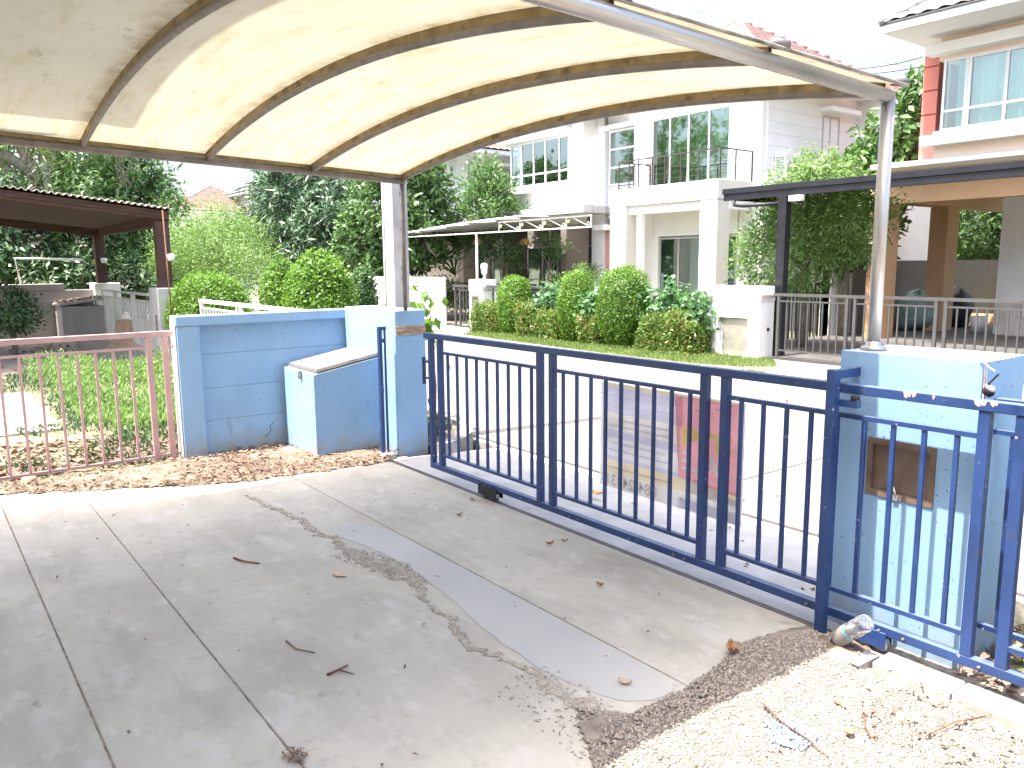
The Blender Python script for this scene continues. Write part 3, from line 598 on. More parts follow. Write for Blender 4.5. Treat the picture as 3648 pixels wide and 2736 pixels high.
# sign tied to the gate
sg = thing('estate_sign', 'translucent advertising board seen from behind, tied to the middle of the blue gate', 'sign', (-2.7, 3.40, .4))
SY = 3.392
A = ony(2143, 1359, SY); Bq = ony(2655, 1437, SY); Cq = ony(2135, 1724, SY); Dq = ony(2640, 1876, SY)
sx0, sx1, sz0, sz1 = (A[0]+Cq[0])/2, (Bq[0]+Dq[0])/2, (Cq[2]+Dq[2])/2, (A[2]+Bq[2])/2
MB().box(sx0, sx1, SY, SY+.005, sz0, sz1).build('board', 'sign_pale', sg)
W_, H_ = sx1-sx0, sz1-sz0
def patch(name, pts, mat, lay=1): MB().add([(sx0+W_*u, SY-.0012*lay, sz1-H_*v) for u, v in pts], [tuple(range(len(pts)))]).build(name, mat, sg)
def rect(name, u0, u1, v0, v1, mat, lay=1): patch(name, [(u0, v0), (u0, v1), (u1, v1), (u1, v0)], mat, lay)
rect('printed_band', .02, .97, .006, .035, 'sign_yellow'); rect('printed_band', .02, .62, .036, .28, 'sign_lilac'); rect('printed_band', .02, .60, .281, .44, 'sign_cream')
rect('printed_band', .02, .60, .441, .515, 'sign_lilac'); rect('printed_band', .02, .60, .516, .69, 'sign_pale'); rect('printed_band', .02, .60, .691, .73, 'sign_lilac')
patch('printed_band', [(.02, .731), (.02, .86), (.98, .84), (.98, .731)], 'sign_yellow'); rect('printed_band', .02, .98, .861, .995, 'sign_cream')
patch('red_field', [(.56, .02), (.60, .731), (.97, .76), (.97, .02)], 'sign_red', 2)
patch('printed_wedge', [(.70, .70), (.66, .84), (.98, .86), (.98, .80)], 'sign_lilac', 3); patch('printed_wedge', [(.60, .90), (.60, .995), (.98, .995), (.98, .90)], 'sign_lilac', 3)
def text(body, name, mat, u, v, size, lay=4, sxx=1.0, bold=.0):
    cu = bpy.data.curves.new(name, 'FONT'); cu.body = body; cu.size = size; cu.align_x = 'CENTER'; cu.align_y = 'CENTER'; cu.offset = bold
    to = bpy.data.objects.new(name, cu); C.objects.link(to); dg = bpy.context.evaluated_depsgraph_get()
    me = bpy.data.meshes.new_from_object(to.evaluated_get(dg)); bpy.data.objects.remove(to); me.materials.clear()
    o = link(name, me, mat, sg)
    # lettering faces the street (+y), so it reads mirrored from inside
    o.location = Vector((sx0+W_*u, SY-.0012*lay, sz1-H_*v))-ORG[sg.name]; o.rotation_euler = (math.pi/2, 0, math.pi); o.scale = (sxx, 1, 1); return o
text('SALE', 'sale_lettering', 'letter_white', .775, .575, .15, 4, 1.05, .003)
text('ขาย', 'thai_lettering', 'letter_yellow', .775, .37, .21, 4, 1.1, .006)
text('084-24331-', 'phone_number', 'sign_dim', .235, .925, .10, 4, 1.0, .001)
for i, (u, v, wd) in enumerate(((.3, .12, .5), (.3, .20, .44), (.34, .34, .4), (.3, .40, .46), (.3, .56, .4), (.3, .63, .46), (.3, .80, .5))):
    rect('faint_line_of_print', u-wd/2, u+wd/2, v-.008, v+.008, 'sign_pale' if i < 2 else 'sign_lilac', 2)
for x, z in ((sx0+.03, sz1-.06), (sx0+.02, sz0+.09), (-2.74, .96), (-2.6, .98), (sx0+.70, sz0+.07)):
    MB().tube([(x-.03, SY-.004, z), (x, GY0+.004, z+.004), (x+.03, GY0+.006, z-.003), (x+.034, SY-.004, z-.002)], .0014, 4).build('tie_wire', 'weathered_pipe', sg)
# front fence to the right of the pillar
ff = thing('front_fence', 'royal blue steel fence running on to the right of the blue pillar', 'fence', (-1.0, 3.62, 0))
MB().box(-1.365, 1.5, 3.60, 3.645, 1.13, 1.175, .003).build('top_rail', 'blue_gate_paint', ff)
MB().box(-1.365, 1.5, 3.61, 3.635, 1.02, 1.04).build('upper_rail', 'blue_gate_paint', ff); MB().box(-1.365, 1.5, 3.61, 3.635, .15, .172).build('lower_rail', 'blue_gate_paint', ff)
for k in range(16):
    x = -1.30+k*.132; MB().box(x, x+.019, 3.613, 3.632, .173, 1.019).build('bar', 'blue_gate_paint', ff)

# ================================================================ PINK FENCE
pf = thing('side_fence', 'faded pink steel fence along the soil at the left edge', 'fence', (-7.45, .7, 0))
XF = -7.45
MB().box(XF-.02, XF+.02, -1.2, 1.885, 1.142, 1.188, .003).build('top_rail', 'pink_paint', pf)
MB().box(XF-.01, XF+.012, -1.2, 1.650-.0, 1.035, 1.056).build('upper_rail', 'pink_paint', pf)
MB().box(XF-.01, XF+.012, 1.84, 1.885, 1.035, 1.056).build('upper_rail', 'pink_paint', pf)
MB().box(XF-.01, XF+.012, -1.2, 1.885, .055, .078).build('bottom_rail', 'pink_paint', pf)
for y in (1.650, 1.785): MB().box(XF-.02, XF+.022, y, y+.048, .02, 1.141, .003).build('post', 'pink_paint', pf)
for k in range(20):
    y = 1.512-k*.1385; MB().box(XF-.008, XF+.011, y, y+.021, .079, 1.034).build('bar', 'pink_paint', pf)

# ================================================================ CANOPY
cn = thing('carport_canopy', 'arched cream fabric carport canopy on steel ribs over the driveway', 'canopy', (-4.1, 2, 2.4))
XL = -6.28
def xr(y): return -1.905-.022*(3.6-y)
def zc(y): return 2.478+.034*(3.6-y)
def rise(y): return .185+.014*(3.6-y)
def arc(x, y):
    a, b = XL, xr(y); u = (x-(a+b)/2)/((b-a)/2); return zc(y)+rise(y)*(1-u*u)
RY = [3.6-.838*k for k in range(7)]
for y in RY:
    xs = np.linspace(XL, xr(y)-.022, 25)
    rb = MB().tube([(x, y, arc(x, y)+.012) for x in xs], .018, 8).build('rib', 'weathered_pipe', cn)
    vs = []
    mb = MB()
    for a, b in zip(xs[:-1], xs[1:]):
        za, zb = arc(a, y), arc(b, y); mb.add([(a, y-.011, za+.024), (b, y-.011, zb+.024), (b, y-.011, zb+.062), (a, y-.011, za+.062), (a, y+.011, za+.024), (b, y+.011, zb+.024), (b, y+.011, zb+.062), (a, y+.011, za+.062)],
            [(0, 1, 2, 3), (7, 6, 5, 4), (4, 5, 1, 0), (3, 2, 6, 7)])
    mb.build('rib_sleeve', 'rib_sleeve', rb)
YB = -1.45
MB().tube([(XL, YB, zc(YB)), (XL, 3.62, zc(3.62))], .026, 10).build('left_beam', 'weathered_pipe', cn)
MB().box(XL-.024, XL+.020, YB, 3.61, 2.0, 2.001).v
mb = MB(); mb.add([(XL-.02, YB, zc(YB)+.03), (XL+.02, YB, zc(YB)+.03), (XL+.02, 3.61, zc(3.61)+.03), (XL-.02, 3.61, zc(3.61)+.03), (XL-.02, YB, zc(YB)+.055), (XL+.02, YB, zc(YB)+.055), (XL+.02, 3.61, zc(3.61)+.055), (XL-.02, 3.61, zc(3.61)+.055)],
   [(0, 3, 2, 1), (4, 5, 6, 7), (0, 1, 5, 4), (1, 2, 6, 5), (2, 3, 7, 6), (3, 0, 4, 7)]); mb.build('edge_sleeve', 'rib_sleeve', cn)
MB().tube([(xr(YB), YB, zc(YB)+.01), (xr(2.0), 2.0, zc(2.0)+.005), (-1.905, 3.60, zc(3.6)+.0)], .032, 14).build('right_beam', 'galvanised', cn)
for k in range(6):                                                     # fabric bays
    ya, yb = (3.655 if k == 0 else RY[k]), RY[k+1]
    ny = 7; xs = np.linspace(XL-.03, 0, 41); V = []; Fc = []
    for j in range(ny):
        y = ya+(yb-ya)*j/(ny-1); xe = xr(y)+.02+.03*max(0, (y-1.5)/2.1)
        for i in range(41):
            x = XL-.03+(xe-XL+.03)*i/40; xc = min(max(x, XL), xr(y)); sag = -.012*math.sin(math.pi*j/(ny-1))
            V.append((x, y, arc(xc, y)+.064+sag-.35*max(0, x-xr(y))))
    for j in range(ny-1):
        for i in range(40): a = j*41+i; Fc.append((a, a+1, a+42, a+41))
    MB().add(V, Fc, True).build('fabric_bay', 'canopy_fabric', cn)
edge = [(xr(y)+.022+.03*max(0, (y-1.5)/2.1), y, zc(y)+.048) for y in np.linspace(YB, 3.66, 9)]
MB().tube(edge, .008, 8).build('rolled_hem', 'grimy_concrete', cn)
for y in (RY[1], RY[2], 3.65):
    x = xr(y)+.035; MB().tube([(x-.02, y-.045, zc(y)+.068), (x+.0, y+.03, zc(y)+.066)], .021, 10).build('hem_clamp', 'weathered_pipe', cn)
def post(x, y, z0, z1, r, lab):
    pass
MB().tube([(-1.905, 3.60, 1.345), (-1.905, 3.60, 2.478)], .030, 16).build('post', 'galvanised', cn)
MB().lathe([(.030, 0), (.056, .0), (.058, .008), (.052, .016), (.036, .022), (.034, .04), (.030, .041)], 20, Matrix.Translation((-1.905, 3.60, 1.337)), False).build('post_flange', 'galvanised', cn)
MB().tube([(-6.285, 3.60, 1.34), (-6.285, 3.60, 2.47)], .021, 12).build('post', 'weathered_pipe', cn)

# ================================================================ CONCRETE UTILITY POLE
up_ = thing('utility_pole', 'tapering grey concrete utility pole behind the left blue pillar', 'pole', (-7.12, 4.0, 0))
MB().add([(-7.21, 3.91, -.2), (-7.03, 3.91, -.2), (-7.03, 4.09, -.2), (-7.21, 4.09, -.2), (-7.19, 3.93, 8), (-7.05, 3.93, 8), (-7.05, 4.07, 8), (-7.19, 4.07, 8)],
   [(0, 3, 2, 1), (4, 5, 6, 7), (0, 1, 5, 4), (1, 2, 6, 5), (2, 3, 7, 6), (3, 0, 4, 7)]).build('shaft', 'pole_concrete', up_)
for zz in (1.72, 2.10, 2.45): MB().tube([(-7.026, 4.0, zz), (-7.0, 4.0, zz)], .012, 6).build('step_hole_plug', 'black_rubber', up_)
MB().box(-7.028, -7.00, 3.99, 4.03, 1.60, 1.64, .004).build('step_bolt', 'weathered_pipe', up_)
cd = thing('cable_conduit', 'thin grey pipes and cable strapped to the left side of the utility pole', 'pipe', (-7.3, 3.96, 1.3))
MB().tube([(-7.30, 3.96, .2), (-7.30, 3.96, 3.2)], .013, 8).build('pipe', 'weathered_pipe', cd)
MB().tube([(-7.26, 3.93, .2), (-7.26, 3.93, 3.2)], .009, 8).build('pipe', 'pvc', cd)
MB().tube([(-7.33, 3.97, 3.2), (-7.34, 3.97, 2.6), (-7.40, 3.99, 2.1), (-7.38, 3.98, 1.9), (-7.33, 3.96, 1.7), (-7.33, 3.96, 1.2)], .006, 6).build('cable', 'black_rubber', cd)
wire('hanging_cable', [(-6.10, 3.70, 2.35), (-6.11, 3.71, 2.0), (-6.10, 3.72, 1.6), (-6.11, 3.72, 1.3)], .0035, 'black_rubber', 'thin dark cable hanging beside the left canopy post')

# ================================================================ OWN HOUSE behind the camera (throws the shade on the canopy)
oh = thing('own_house', 'pale two storey house the carport belongs to, behind the viewer', 'house', (0, -4, 0))
MB().box(-5.8, -2.35, -6, -.35, 3.1, 5.9).build('upper_wall', 'white_plaster', oh)
MB().box(-6.1, -2.25, -6, .2, 5.9, 6.05).build('eave', 'white_plaster', oh)
MB().box(-5.1, 5.5, -10, -2.2, -.1, 5.9).build('wall', 'white_plaster', oh)
MB().box(-5.3, 6, -10.3, -1.9, 5.9, 6.05).build('eave', 'white_plaster', oh)
for x in (-5.6, -2.65): MB().box(x, x+.25, -2.1, -1.85, -.1, 3.1).build('column', 'white_plaster', oh)
MB().prism([(-6.24, .81), (-6.97, -.63), (-6.97, -2.4), (-5.9, -2.4), (-5.9, -.4), (-6.24, -.4)], 3.08, 3.16).build('shade_ledge', 'white_plaster', oh)  # added unseen ledge, shaped to cast diagonal shade on the left strip
MB().box(-4.5, -3.0, -.35, -.30, 3.9, 5.2).build('window', 'dark_room', oh)
MB().box(-2.0, 0.5, -2.2, -2.15, 0, 2.2).build('door', 'dark_room', oh)
MB().add([(-5.6, -10.6, 6.05), (6.2, -10.6, 6.05), (6.2, -1.8, 6.05), (-5.6, -1.8, 6.05), (-1.6, -6.2, 8.3), (2.2, -6.2, 8.3)], [(0, 1, 5, 4), (1, 2, 5), (2, 3, 4, 5), (3, 0, 4)]).build('roof', 'red_tile', oh)
# ================================================================ helpers for houses
def window(parent, x0, x1, y, z0, z1, cols, rows, name='window', frame='aluminium_white', fw_=.05, gl='window_glass', depth=.06, back=None, curtain=False, nrm=-1, backd=.5):
    """window facing -y on plane y; cols/rows: fractions of the mullions"""
    f = MB(); yo, yi = y-.02, y+depth-.02
    f.box(x0, x1, yo, yi, z0, z0+fw_).box(x0, x1, yo, yi, z1-fw_, z1).box(x0, x0+fw_, yo, yi, z0+fw_, z1-fw_).box(x1-fw_, x1, yo, yi, z0+fw_, z1-fw_)
    cs = [x0+(x1-x0)*c for c in cols]; rs = [z0+(z1-z0)*r for r in rows]
    for c in cs: f.box(c-fw_/2, c+fw_/2, yo+.004, yi-.004, z0+fw_, z1-fw_)
    for r in rs: f.box(x0+fw_, x1-fw_, yo+.006, yi-.006, r-fw_/2, r+fw_/2)
    fr = f.build(name, frame, parent)
    X = [x0+fw_/2]+cs+[x1-fw_/2]; Z = [z0+fw_/2]+rs+[z1-fw_/2]
    for a, b in zip(X[:-1], X[1:]):
        for c, d in zip(Z[:-1], Z[1:]):
            MB().box(a+fw_/2, b-fw_/2, y+.006, y+.012, c+fw_/2, d-fw_/2).build('pane', gl, fr)
    if curtain:
        for (u0, u1) in curtain:
            n = 60; V = []; xa, xb = x0+(x1-x0)*u0, x0+(x1-x0)*u1
            for i in range(n+1):
                x = xa+(xb-xa)*i/n; yy = y+.18+.06*math.sin(i*.9)+.03*math.sin(i*.37); V += [(x, yy, z0+.02), (x, yy, z1-.02)]
            MB().add(V, [(2*i, 2*i+2, 2*i+3, 2*i+1) for i in range(n)], True).build('curtain', 'curtain_fabric', fr)
    return fr
def window_x(parent, X, y0, y1, z0, z1, cols, frame='grey_frame', fw_=.05):
    f = MB().box(X-.03, X+.03, y0, y1, z0, z0+fw_).box(X-.03, X+.03, y0, y1, z1-fw_, z1).box(X-.03, X+.03, y0, y0+fw_, z0+fw_, z1-fw_).box(X-.03, X+.03, y1-fw_, y1, z0+fw_, z1-fw_)
    cs = [y0+(y1-y0)*c for c in cols]
    for c in cs: f.box(X-.025, X+.025, c-fw_/2, c+fw_/2, z0+fw_, z1-fw_)
    fr = f.build('window', frame, parent); Y = [y0+fw_/2]+cs+[y1-fw_/2]
    for a, b in zip(Y[:-1], Y[1:]): MB().box(X-.005, X+.003, a+fw_/2, b-fw_/2, z0+fw_, z1-fw_).build('pane', 'window_glass', fr)
    return fr
def tiled_face(name, p0, p1, apex0, apex1, mat, parent, pitch=.30, course=.33, amp=.035):
    """roof plane from eave p0-p1 up to apex0-apex1 with rolled tiles in courses; one mesh"""
    p0, p1, a0, a1 = map(Vector, (p0, p1, apex0, apex1)); L = (p1-p0).length; e = (p1-p0).normalized()
    nrm = e.cross(((a0+a1)/2-(p0+p1)/2)).normalized()
    if nrm.z < 0: nrm = -nrm
    upv = nrm.cross(e); upv = upv if upv.z > 0 else -upv
    hh = (a0-p0).dot(upv); nr = max(2, int(hh/course)); V = []; Fc = []
    for r in range(nr):
        for k, (t, lift) in enumerate(((r/nr, .03), ((r+1)/nr, .0))):
            l = p0.lerp(a0, t); rr = p1.lerp(a1, t); s0 = (l-p0).dot(e); s1 = (rr-p0).dot(e)
            ns = max(2, int(L/pitch*5))
            for i in range(ns+1):
                s = L*i/ns; s = min(max(s, s0), s1); q = p0+e*s+upv*(hh*t)
                V.append(q+nrm*(lift+amp*(.5+.5*math.cos(2*math.pi*s/pitch))))
        b = len(V)-2*(ns+1)
        for i in range(ns): Fc.append((b+i, b+i+1, b+ns+1+i+1, b+ns+1+i))
        if r: pb = b-2*(ns+1)+(ns+1); Fc += [(pb+i, pb+i+1, b+i+1, b+i) for i in range(ns)]
    V2 = [tuple(v) for v in V]; mb = MB(); mb.add(V2, Fc, True)
    b = [p0-nrm*.03, p1-nrm*.03, a1-nrm*.03, a0-nrm*.03]; mb.add(b, [(0, 1, 2, 3)]); return mb.build(name, mat, parent)
def ridge_caps(parent, a, b, mat, step=.33, r=.085):
    a, b = Vector(a), Vector(b); n = max(1, int((b-a).length/step)); d = (b-a)/n
    for i in range(n):
        p = a+d*i; MB().tube([p+Vector((0, 0, .03)), p+d*1.08+Vector((0, 0, .03))], [r, r*.8], 8).build('ridge_tile', mat, parent)
def hip_roof(parent, x0, x1, y0, y1, z, zt, mat, inset=None, ridge_x=False, eave='white_plaster', faces='all'):
    if ridge_x: ins = inset or (y1-y0)/2; R0, R1 = (x0+ins, (y0+y1)/2, zt), (x1-ins, (y0+y1)/2, zt)
    else: ins = inset or (x1-x0)/2; R0, R1 = ((x0+x1)/2, y0+ins, zt), ((x0+x1)/2, y1-ins, zt)
    c = [(x0, y0, z), (x1, y0, z), (x1, y1, z), (x0, y1, z)]
    if ridge_x: F_ = [(c[0], c[1], R0, R1), (c[1], c[2], R1, R1), (c[2], c[3], R1, R0), (c[3], c[0], R0, R0)]; hips = [(c[0], R0), (c[1], R1), (c[2], R1), (c[3], R0), (R0, R1)]
    else: F_ = [(c[0], c[1], R0, R0), (c[1], c[2], R0, R1), (c[2], c[3], R1, R1), (c[3], c[0], R1, R0)]; hips = [(c[0], R0), (c[1], R0), (c[2], R1), (c[3], R1), (R0, R1)]
    for i, f in enumerate(F_):
        if faces == 'all' or i in faces: tiled_face('roof_slope', *f, mat, parent)
    for i, h in enumerate(hips):
        if faces == 'all' or i in (0, 1, 2, 4): ridge_caps(parent, h[0], h[1], mat)
    MB().box(x0+.03, x1-.03, y0+.03, y1-.03, z-.16, z-.035).build('eave_soffit', eave, parent)
def ac_unit(loc, X=None, label='', group='wall mounted air conditioning units'):
    t = thing('air_conditioner', label, 'air conditioner', loc, group); x, y, z = loc
    MB().box(x, x+.32, y, y+.85, z, z+.62, .01).build('casing', 'aluminium_white', t)
    for k in range(9): MB().box(x+.04, x+.27, y-.008, y-.0, z+.06+k*.058, z+.09+k*.058).build('louvre', 'ac_grille', t)
    MB().lathe([(.0, 0), (.24, 0), (.25, .008), (.0, .010)], 20, Matrix.Translation((x+.32, y+.33, z+.31)) @ Matrix.Rotation(math.pi/2, 4, 'Y')).build('fan_grille', 'ac_grille', t)
    MB().box(x-.02, x+.36, y+.1, y+.14, z-.04, z).box(x-.02, x+.36, y+.7, y+.74, z-.04, z).build('bracket', 'galvanised', t)

# ================================================================ WHITE HOUSE across the road
wh = thing('white_house', 'white two storey house with balcony and pink tiled panel, straight across the road', 'house', (-16, 17, 0))
YM = 16.9
def P_(n, m, *a, **k): return MB().box(*a, **k).build(n, m, wh)
MB().box(-22.2, -17.40, 17.3, 26, 3.35, 6.0).box(-17.40, -12.0, YM+.25, 26, 3.35, 6.0).box(-17.40, -12.0, 17.6, 26, -.1, 3.35).build('main_wall', 'white_plaster', wh)
# wall pieces around the openings of the front
P_('wall_pier', 'white_plaster', -17.98, -17.47, 16.87, 17.4, -.1, 6.0); P_('wall_pier', 'white_plaster', -16.12, -15.64, 16.72, 17.3, -.1, 5.98)
P_('wall_pier', 'white_plaster', -12.98, -12.0, YM, 17.3, 3.3, 6.0); P_('wall_band', 'white_plaster', -17.34, -12.98, YM+.002, 17.3, 5.66, 6.0)
P_('dark_interior', 'curtain_fabric', -17.33, -12.99, 17.10, 17.14, 3.2, 5.66)
window(wh, -17.31, -16.13, YM+.03, 4.0, 5.57, [], [.33, .66], 'stair_window'); window(wh, -17.31, -16.13, YM+.03, 3.05, 3.96, [], [.6], 'stair_window')
P_('window_hood', 'white_plaster', -17.55, -16.1, 16.70, 17.1, 5.60, 5.70); P_('window_hood', 'white_plaster', -16.14, -12.6, 16.55, 17.1, 5.70, 5.82)
window(wh, -15.63, -12.98, YM+.03, 3.80, 5.66, [.245, .49, .745], [], 'balcony_window', curtain=[(.02, .12), (.47, .53)])
# ground floor
P_('wall', 'white_plaster', -17.34, -15.40, YM+.1, 17.7, -.1, 3.2); P_('wall', 'white_plaster', -15.40, -12.70, YM+.1, 17.7, 2.47, 3.2); P_('wall', 'white_plaster', -12.72, -12.0, YM+.1, 17.7, -.1, 3.2)
P_('dark_interior', 'curtain_fabric', -15.4, -12.72, 17.16, 17.2, 0, 2.46)
window(wh, -15.38, -13.90, YM+.14, .25, 2.44, [.47], [], 'sliding_door', frame='grey_frame'); window(wh, -13.87, -12.74, YM+.14, .25, 2.44, [.5], [], 'sliding_door', frame='grey_frame')
P_('skirting_step', 'cream_plaster', -15.6, -12.2, 16.0, 17.0, -.1, .24)
for r_ in range(5): P_('pink_panel', 'pink_tile', -17.45, -16.02, YM+.05, YM+.10, .2+r_*.50, .2+r_*.50+.492)
P_('ledge', 'white_plaster', -17.66, -17.2, 16.6, YM+.05, 2.72, 2.88); P_('ledge', 'white_plaster', -16.3, -16.0, 16.6, YM+.05, 2.72, 2.88)
P_('wall_pier', 'white_plaster', -16.13, -15.74, 16.80, 17.1, -.1, 3.2)
# balcony
P_('balcony_slab', 'cream_plaster', -15.84, -12.2, 15.5, 16.88, 3.24, 3.70, bev=.01)
P_('beam', 'white_plaster', -15.3, -12.7, 15.62, 15.8, 3.02, 3.238); P_('beam', 'white_plaster', -12.38, -12.2, 15.95, 16.9, 3.02, 3.238)
P_('column', 'cream_plaster', -15.82, -15.22, 15.52, 15.95, -.1, 3.238, bev=.01); P_('column', 'cream_plaster', -12.74, -12.22, 15.52, 16.0, -.1, 3.238, bev=.01)
rl = MB().bar((-15.6, 15.62, 4.42), (-12.25, 15.62, 4.42), .028).bar((-12.25, 15.62, 4.42), (-12.25, 16.85, 4.42), .028).bar((-15.6, 15.62, 4.42), (-15.6, 16.85, 4.42), .028).build('balcony_railing', 'rusty_rail', wh)
for x in (-15.6, -15.22, -14.88, -14.40, -13.98, -13.86, -13.46, -12.90, -12.25): MB().bar((x, 15.62, 3.70), (x, 15.62, 4.40), .026).build('baluster', 'rusty_rail', rl)
for y in (16.2, 16.84):
    for x in (-15.6, -12.25): MB().bar((x, y, 3.70), (x, y, 4.40), .026).build('baluster', 'rusty_rail', rl)
for z in (3.85, 3.99, 4.13, 4.27):
    MB().bar((-15.58, 15.62, z), (-12.25, 15.62, z), .009).bar((-12.25, 15.62, z), (-12.25, 16.85, z), .009).build('wire_line', 'rusty_rail', rl)
# bay
YBY = 16.28
P_('bay_wall', 'white_plaster', -21.9, -20.78, YBY, 17.4, 3.56, 6.0) if False else None
P_('bay_wall', 'white_plaster', -21.75, -17.74, YBY, 17.4, 3.50, 4.20); P_('bay_wall', 'white_plaster', -21.75, -17.74, YBY, 17.4, 5.60, 6.0)
P_('bay_wall', 'white_plaster', -18.37, -17.74, YBY, 17.4, 4.20, 5.60)
P_('dark_interior', 'dark_room', -21.4, -18.37, 17.0, 17.05, 4.2, 5.6)
window(wh, -20.72, -18.38, YBY+.03, 4.20, 5.58, [.27, .52, .80], [.26], 'bay_window', curtain=[(.04, .13), (.86, .97)])
window(wh, -21.28, -20.72, YBY+.03, 4.20, 5.58, [], [.26], 'bay_window', gl='clear_glass')
P_('window_hood', 'white_plaster', -21.66, -18.22, 16.0, YBY-.002, 5.62, 5.74); P_('window_sill', 'white_plaster', -21.66, -18.12, 16.0, YBY-.002, 3.98, 4.17)
P_('bay_foot', 'white_plaster', -22.0, -17.85, 16.36, 17.5, 3.44, 3.498)
P_('carport_slab', 'streaked_plaster', -22.75, -17.1, 15.7, 17.6, 3.20, 3.42, bev=.01)
P_('wall', 'taupe_plaster', -28.5, -17.98, 18.4, 18.6, -.1, 3.25)
for i, x in enumerate((-27.4, -25.2, -23.0, -20.9)): window(wh, x, x+1.75, 18.36, .3, 2.35, [.5], [], 'garage_window', frame='grey_frame', gl='clear_glass')
P_('garage_ceiling', 'taupe_plaster', -22.7, -18, 15.8, 18.4, 3.05, 3.195)
P_('column', 'taupe_plaster', -21.75, -21.47, 16.3, 17.15, -.1, 3.05); P_('column', 'taupe_plaster', -18.25, -17.99, 15.85, 16.75, -.1, 3.05)
P_('low_wall', 'taupe_plaster', -21.4, -18.3, 16.5, 16.65, -.1, .95)
# side wall boards
for k in range(9):
    P_('wall_board', 'white_plaster', -12.0, -11.955, 17.02, 21.3, 3.4+k*.29, 3.4+k*.29+.2845)
    P_('wall_board', 'white_plaster', -12.4, -12.0, 16.86, 16.898, 3.4+k*.29, 3.4+k*.29+.2845) if k < 8 else None
window_x(wh, -11.97, 19.35, 20.15, 4.4, 5.5, [.45]); P_('window_hood', 'white_plaster', -12, -11.6, 19.2, 20.6, 5.55, 5.66)
P_('rear_wing', 'white_plaster', -12, -11.2, 21.0, 22.6, -.1, 6.2)
P_('ac_ledge', 'white_plaster', -12, -11.4, 16.9, 18.6, 3.25, 3.42)
hip_roof(wh, -18.6, -11.2, 15.9, 23.4, 6.15, 8.5, 'red_tile', faces=(0, 1))
hip_roof(wh, -22.6, -16.8, 15.8, 26, 6.15, 7.9, 'red_tile', faces=(0, 1))
ac_unit((-11.93, 17.3, 3.72), label='white air conditioning unit on the white house side wall above the light green tree')
# awning with scrolled truss
aw = thing('awning', 'curved grey sheet awning on a white scrolled truss before the white house carport', 'awning', (-17, 12.6, 2.5))
AY = 12.62; zb_, zt_ = 2.60, 2.83
MB().bar((-22.6, AY, 2.61), (-13.45, AY, 2.575), .035).build('bottom_chord', 'gate_pale_paint', aw); MB().bar((-17.0, AY, 2.835), (-13.45, AY, 2.83), .035).build('top_chord', 'gate_pale_paint', aw)
tx = [-17.0, -16.1, -15.2, -14.33, -13.47]
for a in tx: MB().bar((a, AY, 2.60), (a, AY, 2.82), .022).build('web_upright', 'gate_pale_paint', aw)
for a, b in zip(tx[:-1], tx[1:]):
    MB().bar((a+.22, AY, 2.81), (b-.12, AY, 2.61), .014).build('web_diagonal', 'gate_pale_paint', aw)
    for cx, cz, s in ((a+.08, 2.73, 1), (b-.10, 2.66, -1)):
        pts = [(cx+.055*(1-t*.55)*math.cos(s*t*7), AY, cz+.055*(1-t*.55)*math.sin(s*t*7)) for t in np.linspace(0, 1, 14)]
        MB().tube(pts, .007, 5).build('scroll', 'gate_pale_paint', aw)
    MB().box(a+.07, a+.10, AY-.01, AY+.01, 2.69, 2.76).build('gold_ornament', 'yellow_leaf', aw)
def awz(x): return 2.86 if x > -17 else 2.86-.23*((-17-x)/5.4)**1.6
for k in range(6):
    xa = -13.5 if k == 0 else -17-(k-1)*1.08; xb = -17 if k == 0 else -17-k*1.08-.0
    V = []; Fc = []
    for i in range(9):
        x = xa+(xb-xa)*i/8
        for j in range(7):
            y = AY-.05+j*.5; V.append((min(x, -13.5-.56*j), y, awz(x)+(.02 if k == 0 else .10*math.sin(math.pi*j/6))))
    for i in range(8):
        for j in range(6): a = i*7+j; Fc.append((a, a+7, a+8, a+1))
    MB().add(V, Fc, True).build('sheet_bay', 'awning_sheet', aw)
    if k: MB().tube([(xa, AY-.27+j*.5, awz(xa)+.16*math.sin(math.pi*j/6)+.02) for j in range(7)], .022, 6).build('sheet_rib', 'aluminium_white', aw)
MB().tube([(-18.15, 12.7, -.05), (-18.15, 12.7, 2.59)], .035, 10).build('post', 'gate_pale_paint', aw); MB().tube([(-13.6, 12.7, 2.0), (-13.6, 12.7, 2.57)], .001, 3).v
MB().tube([(-22.4, 12.7, 2.7), (-24.5, 13.6, 3.0)], .03, 6).build('loose_rail', 'aluminium_white', aw)
for (px, py, lab) in ((1870, 868, 'amber glass pendant lamp hanging between the taupe columns of the white house carport'), (1703, 866, 'dim amber pendant lamp behind the slender awning post of the white house')):
    q = ony(px, py, 14.6); t = thing('pendant_lamp', lab, 'lamp', tuple(q), 'amber lamps under the awning'); T = Matrix.Translation(tuple(q))
    MB().lathe([(.03, .16), (.11, .12), (.17, .02), (.19, -.04)], 16, T, False).build('shade', 'amber_shade', t)
    MB().lathe([(0, .22), (.035, .22), (.05, .16), (.0, .155)], 10, T).build('cap', 'rusty_rail', t); MB().tube([(q[0], q[1], q[2]+.2), (q[0], q[1], 3.0)], .008, 5).build('cord', 'rusty_rail', t)
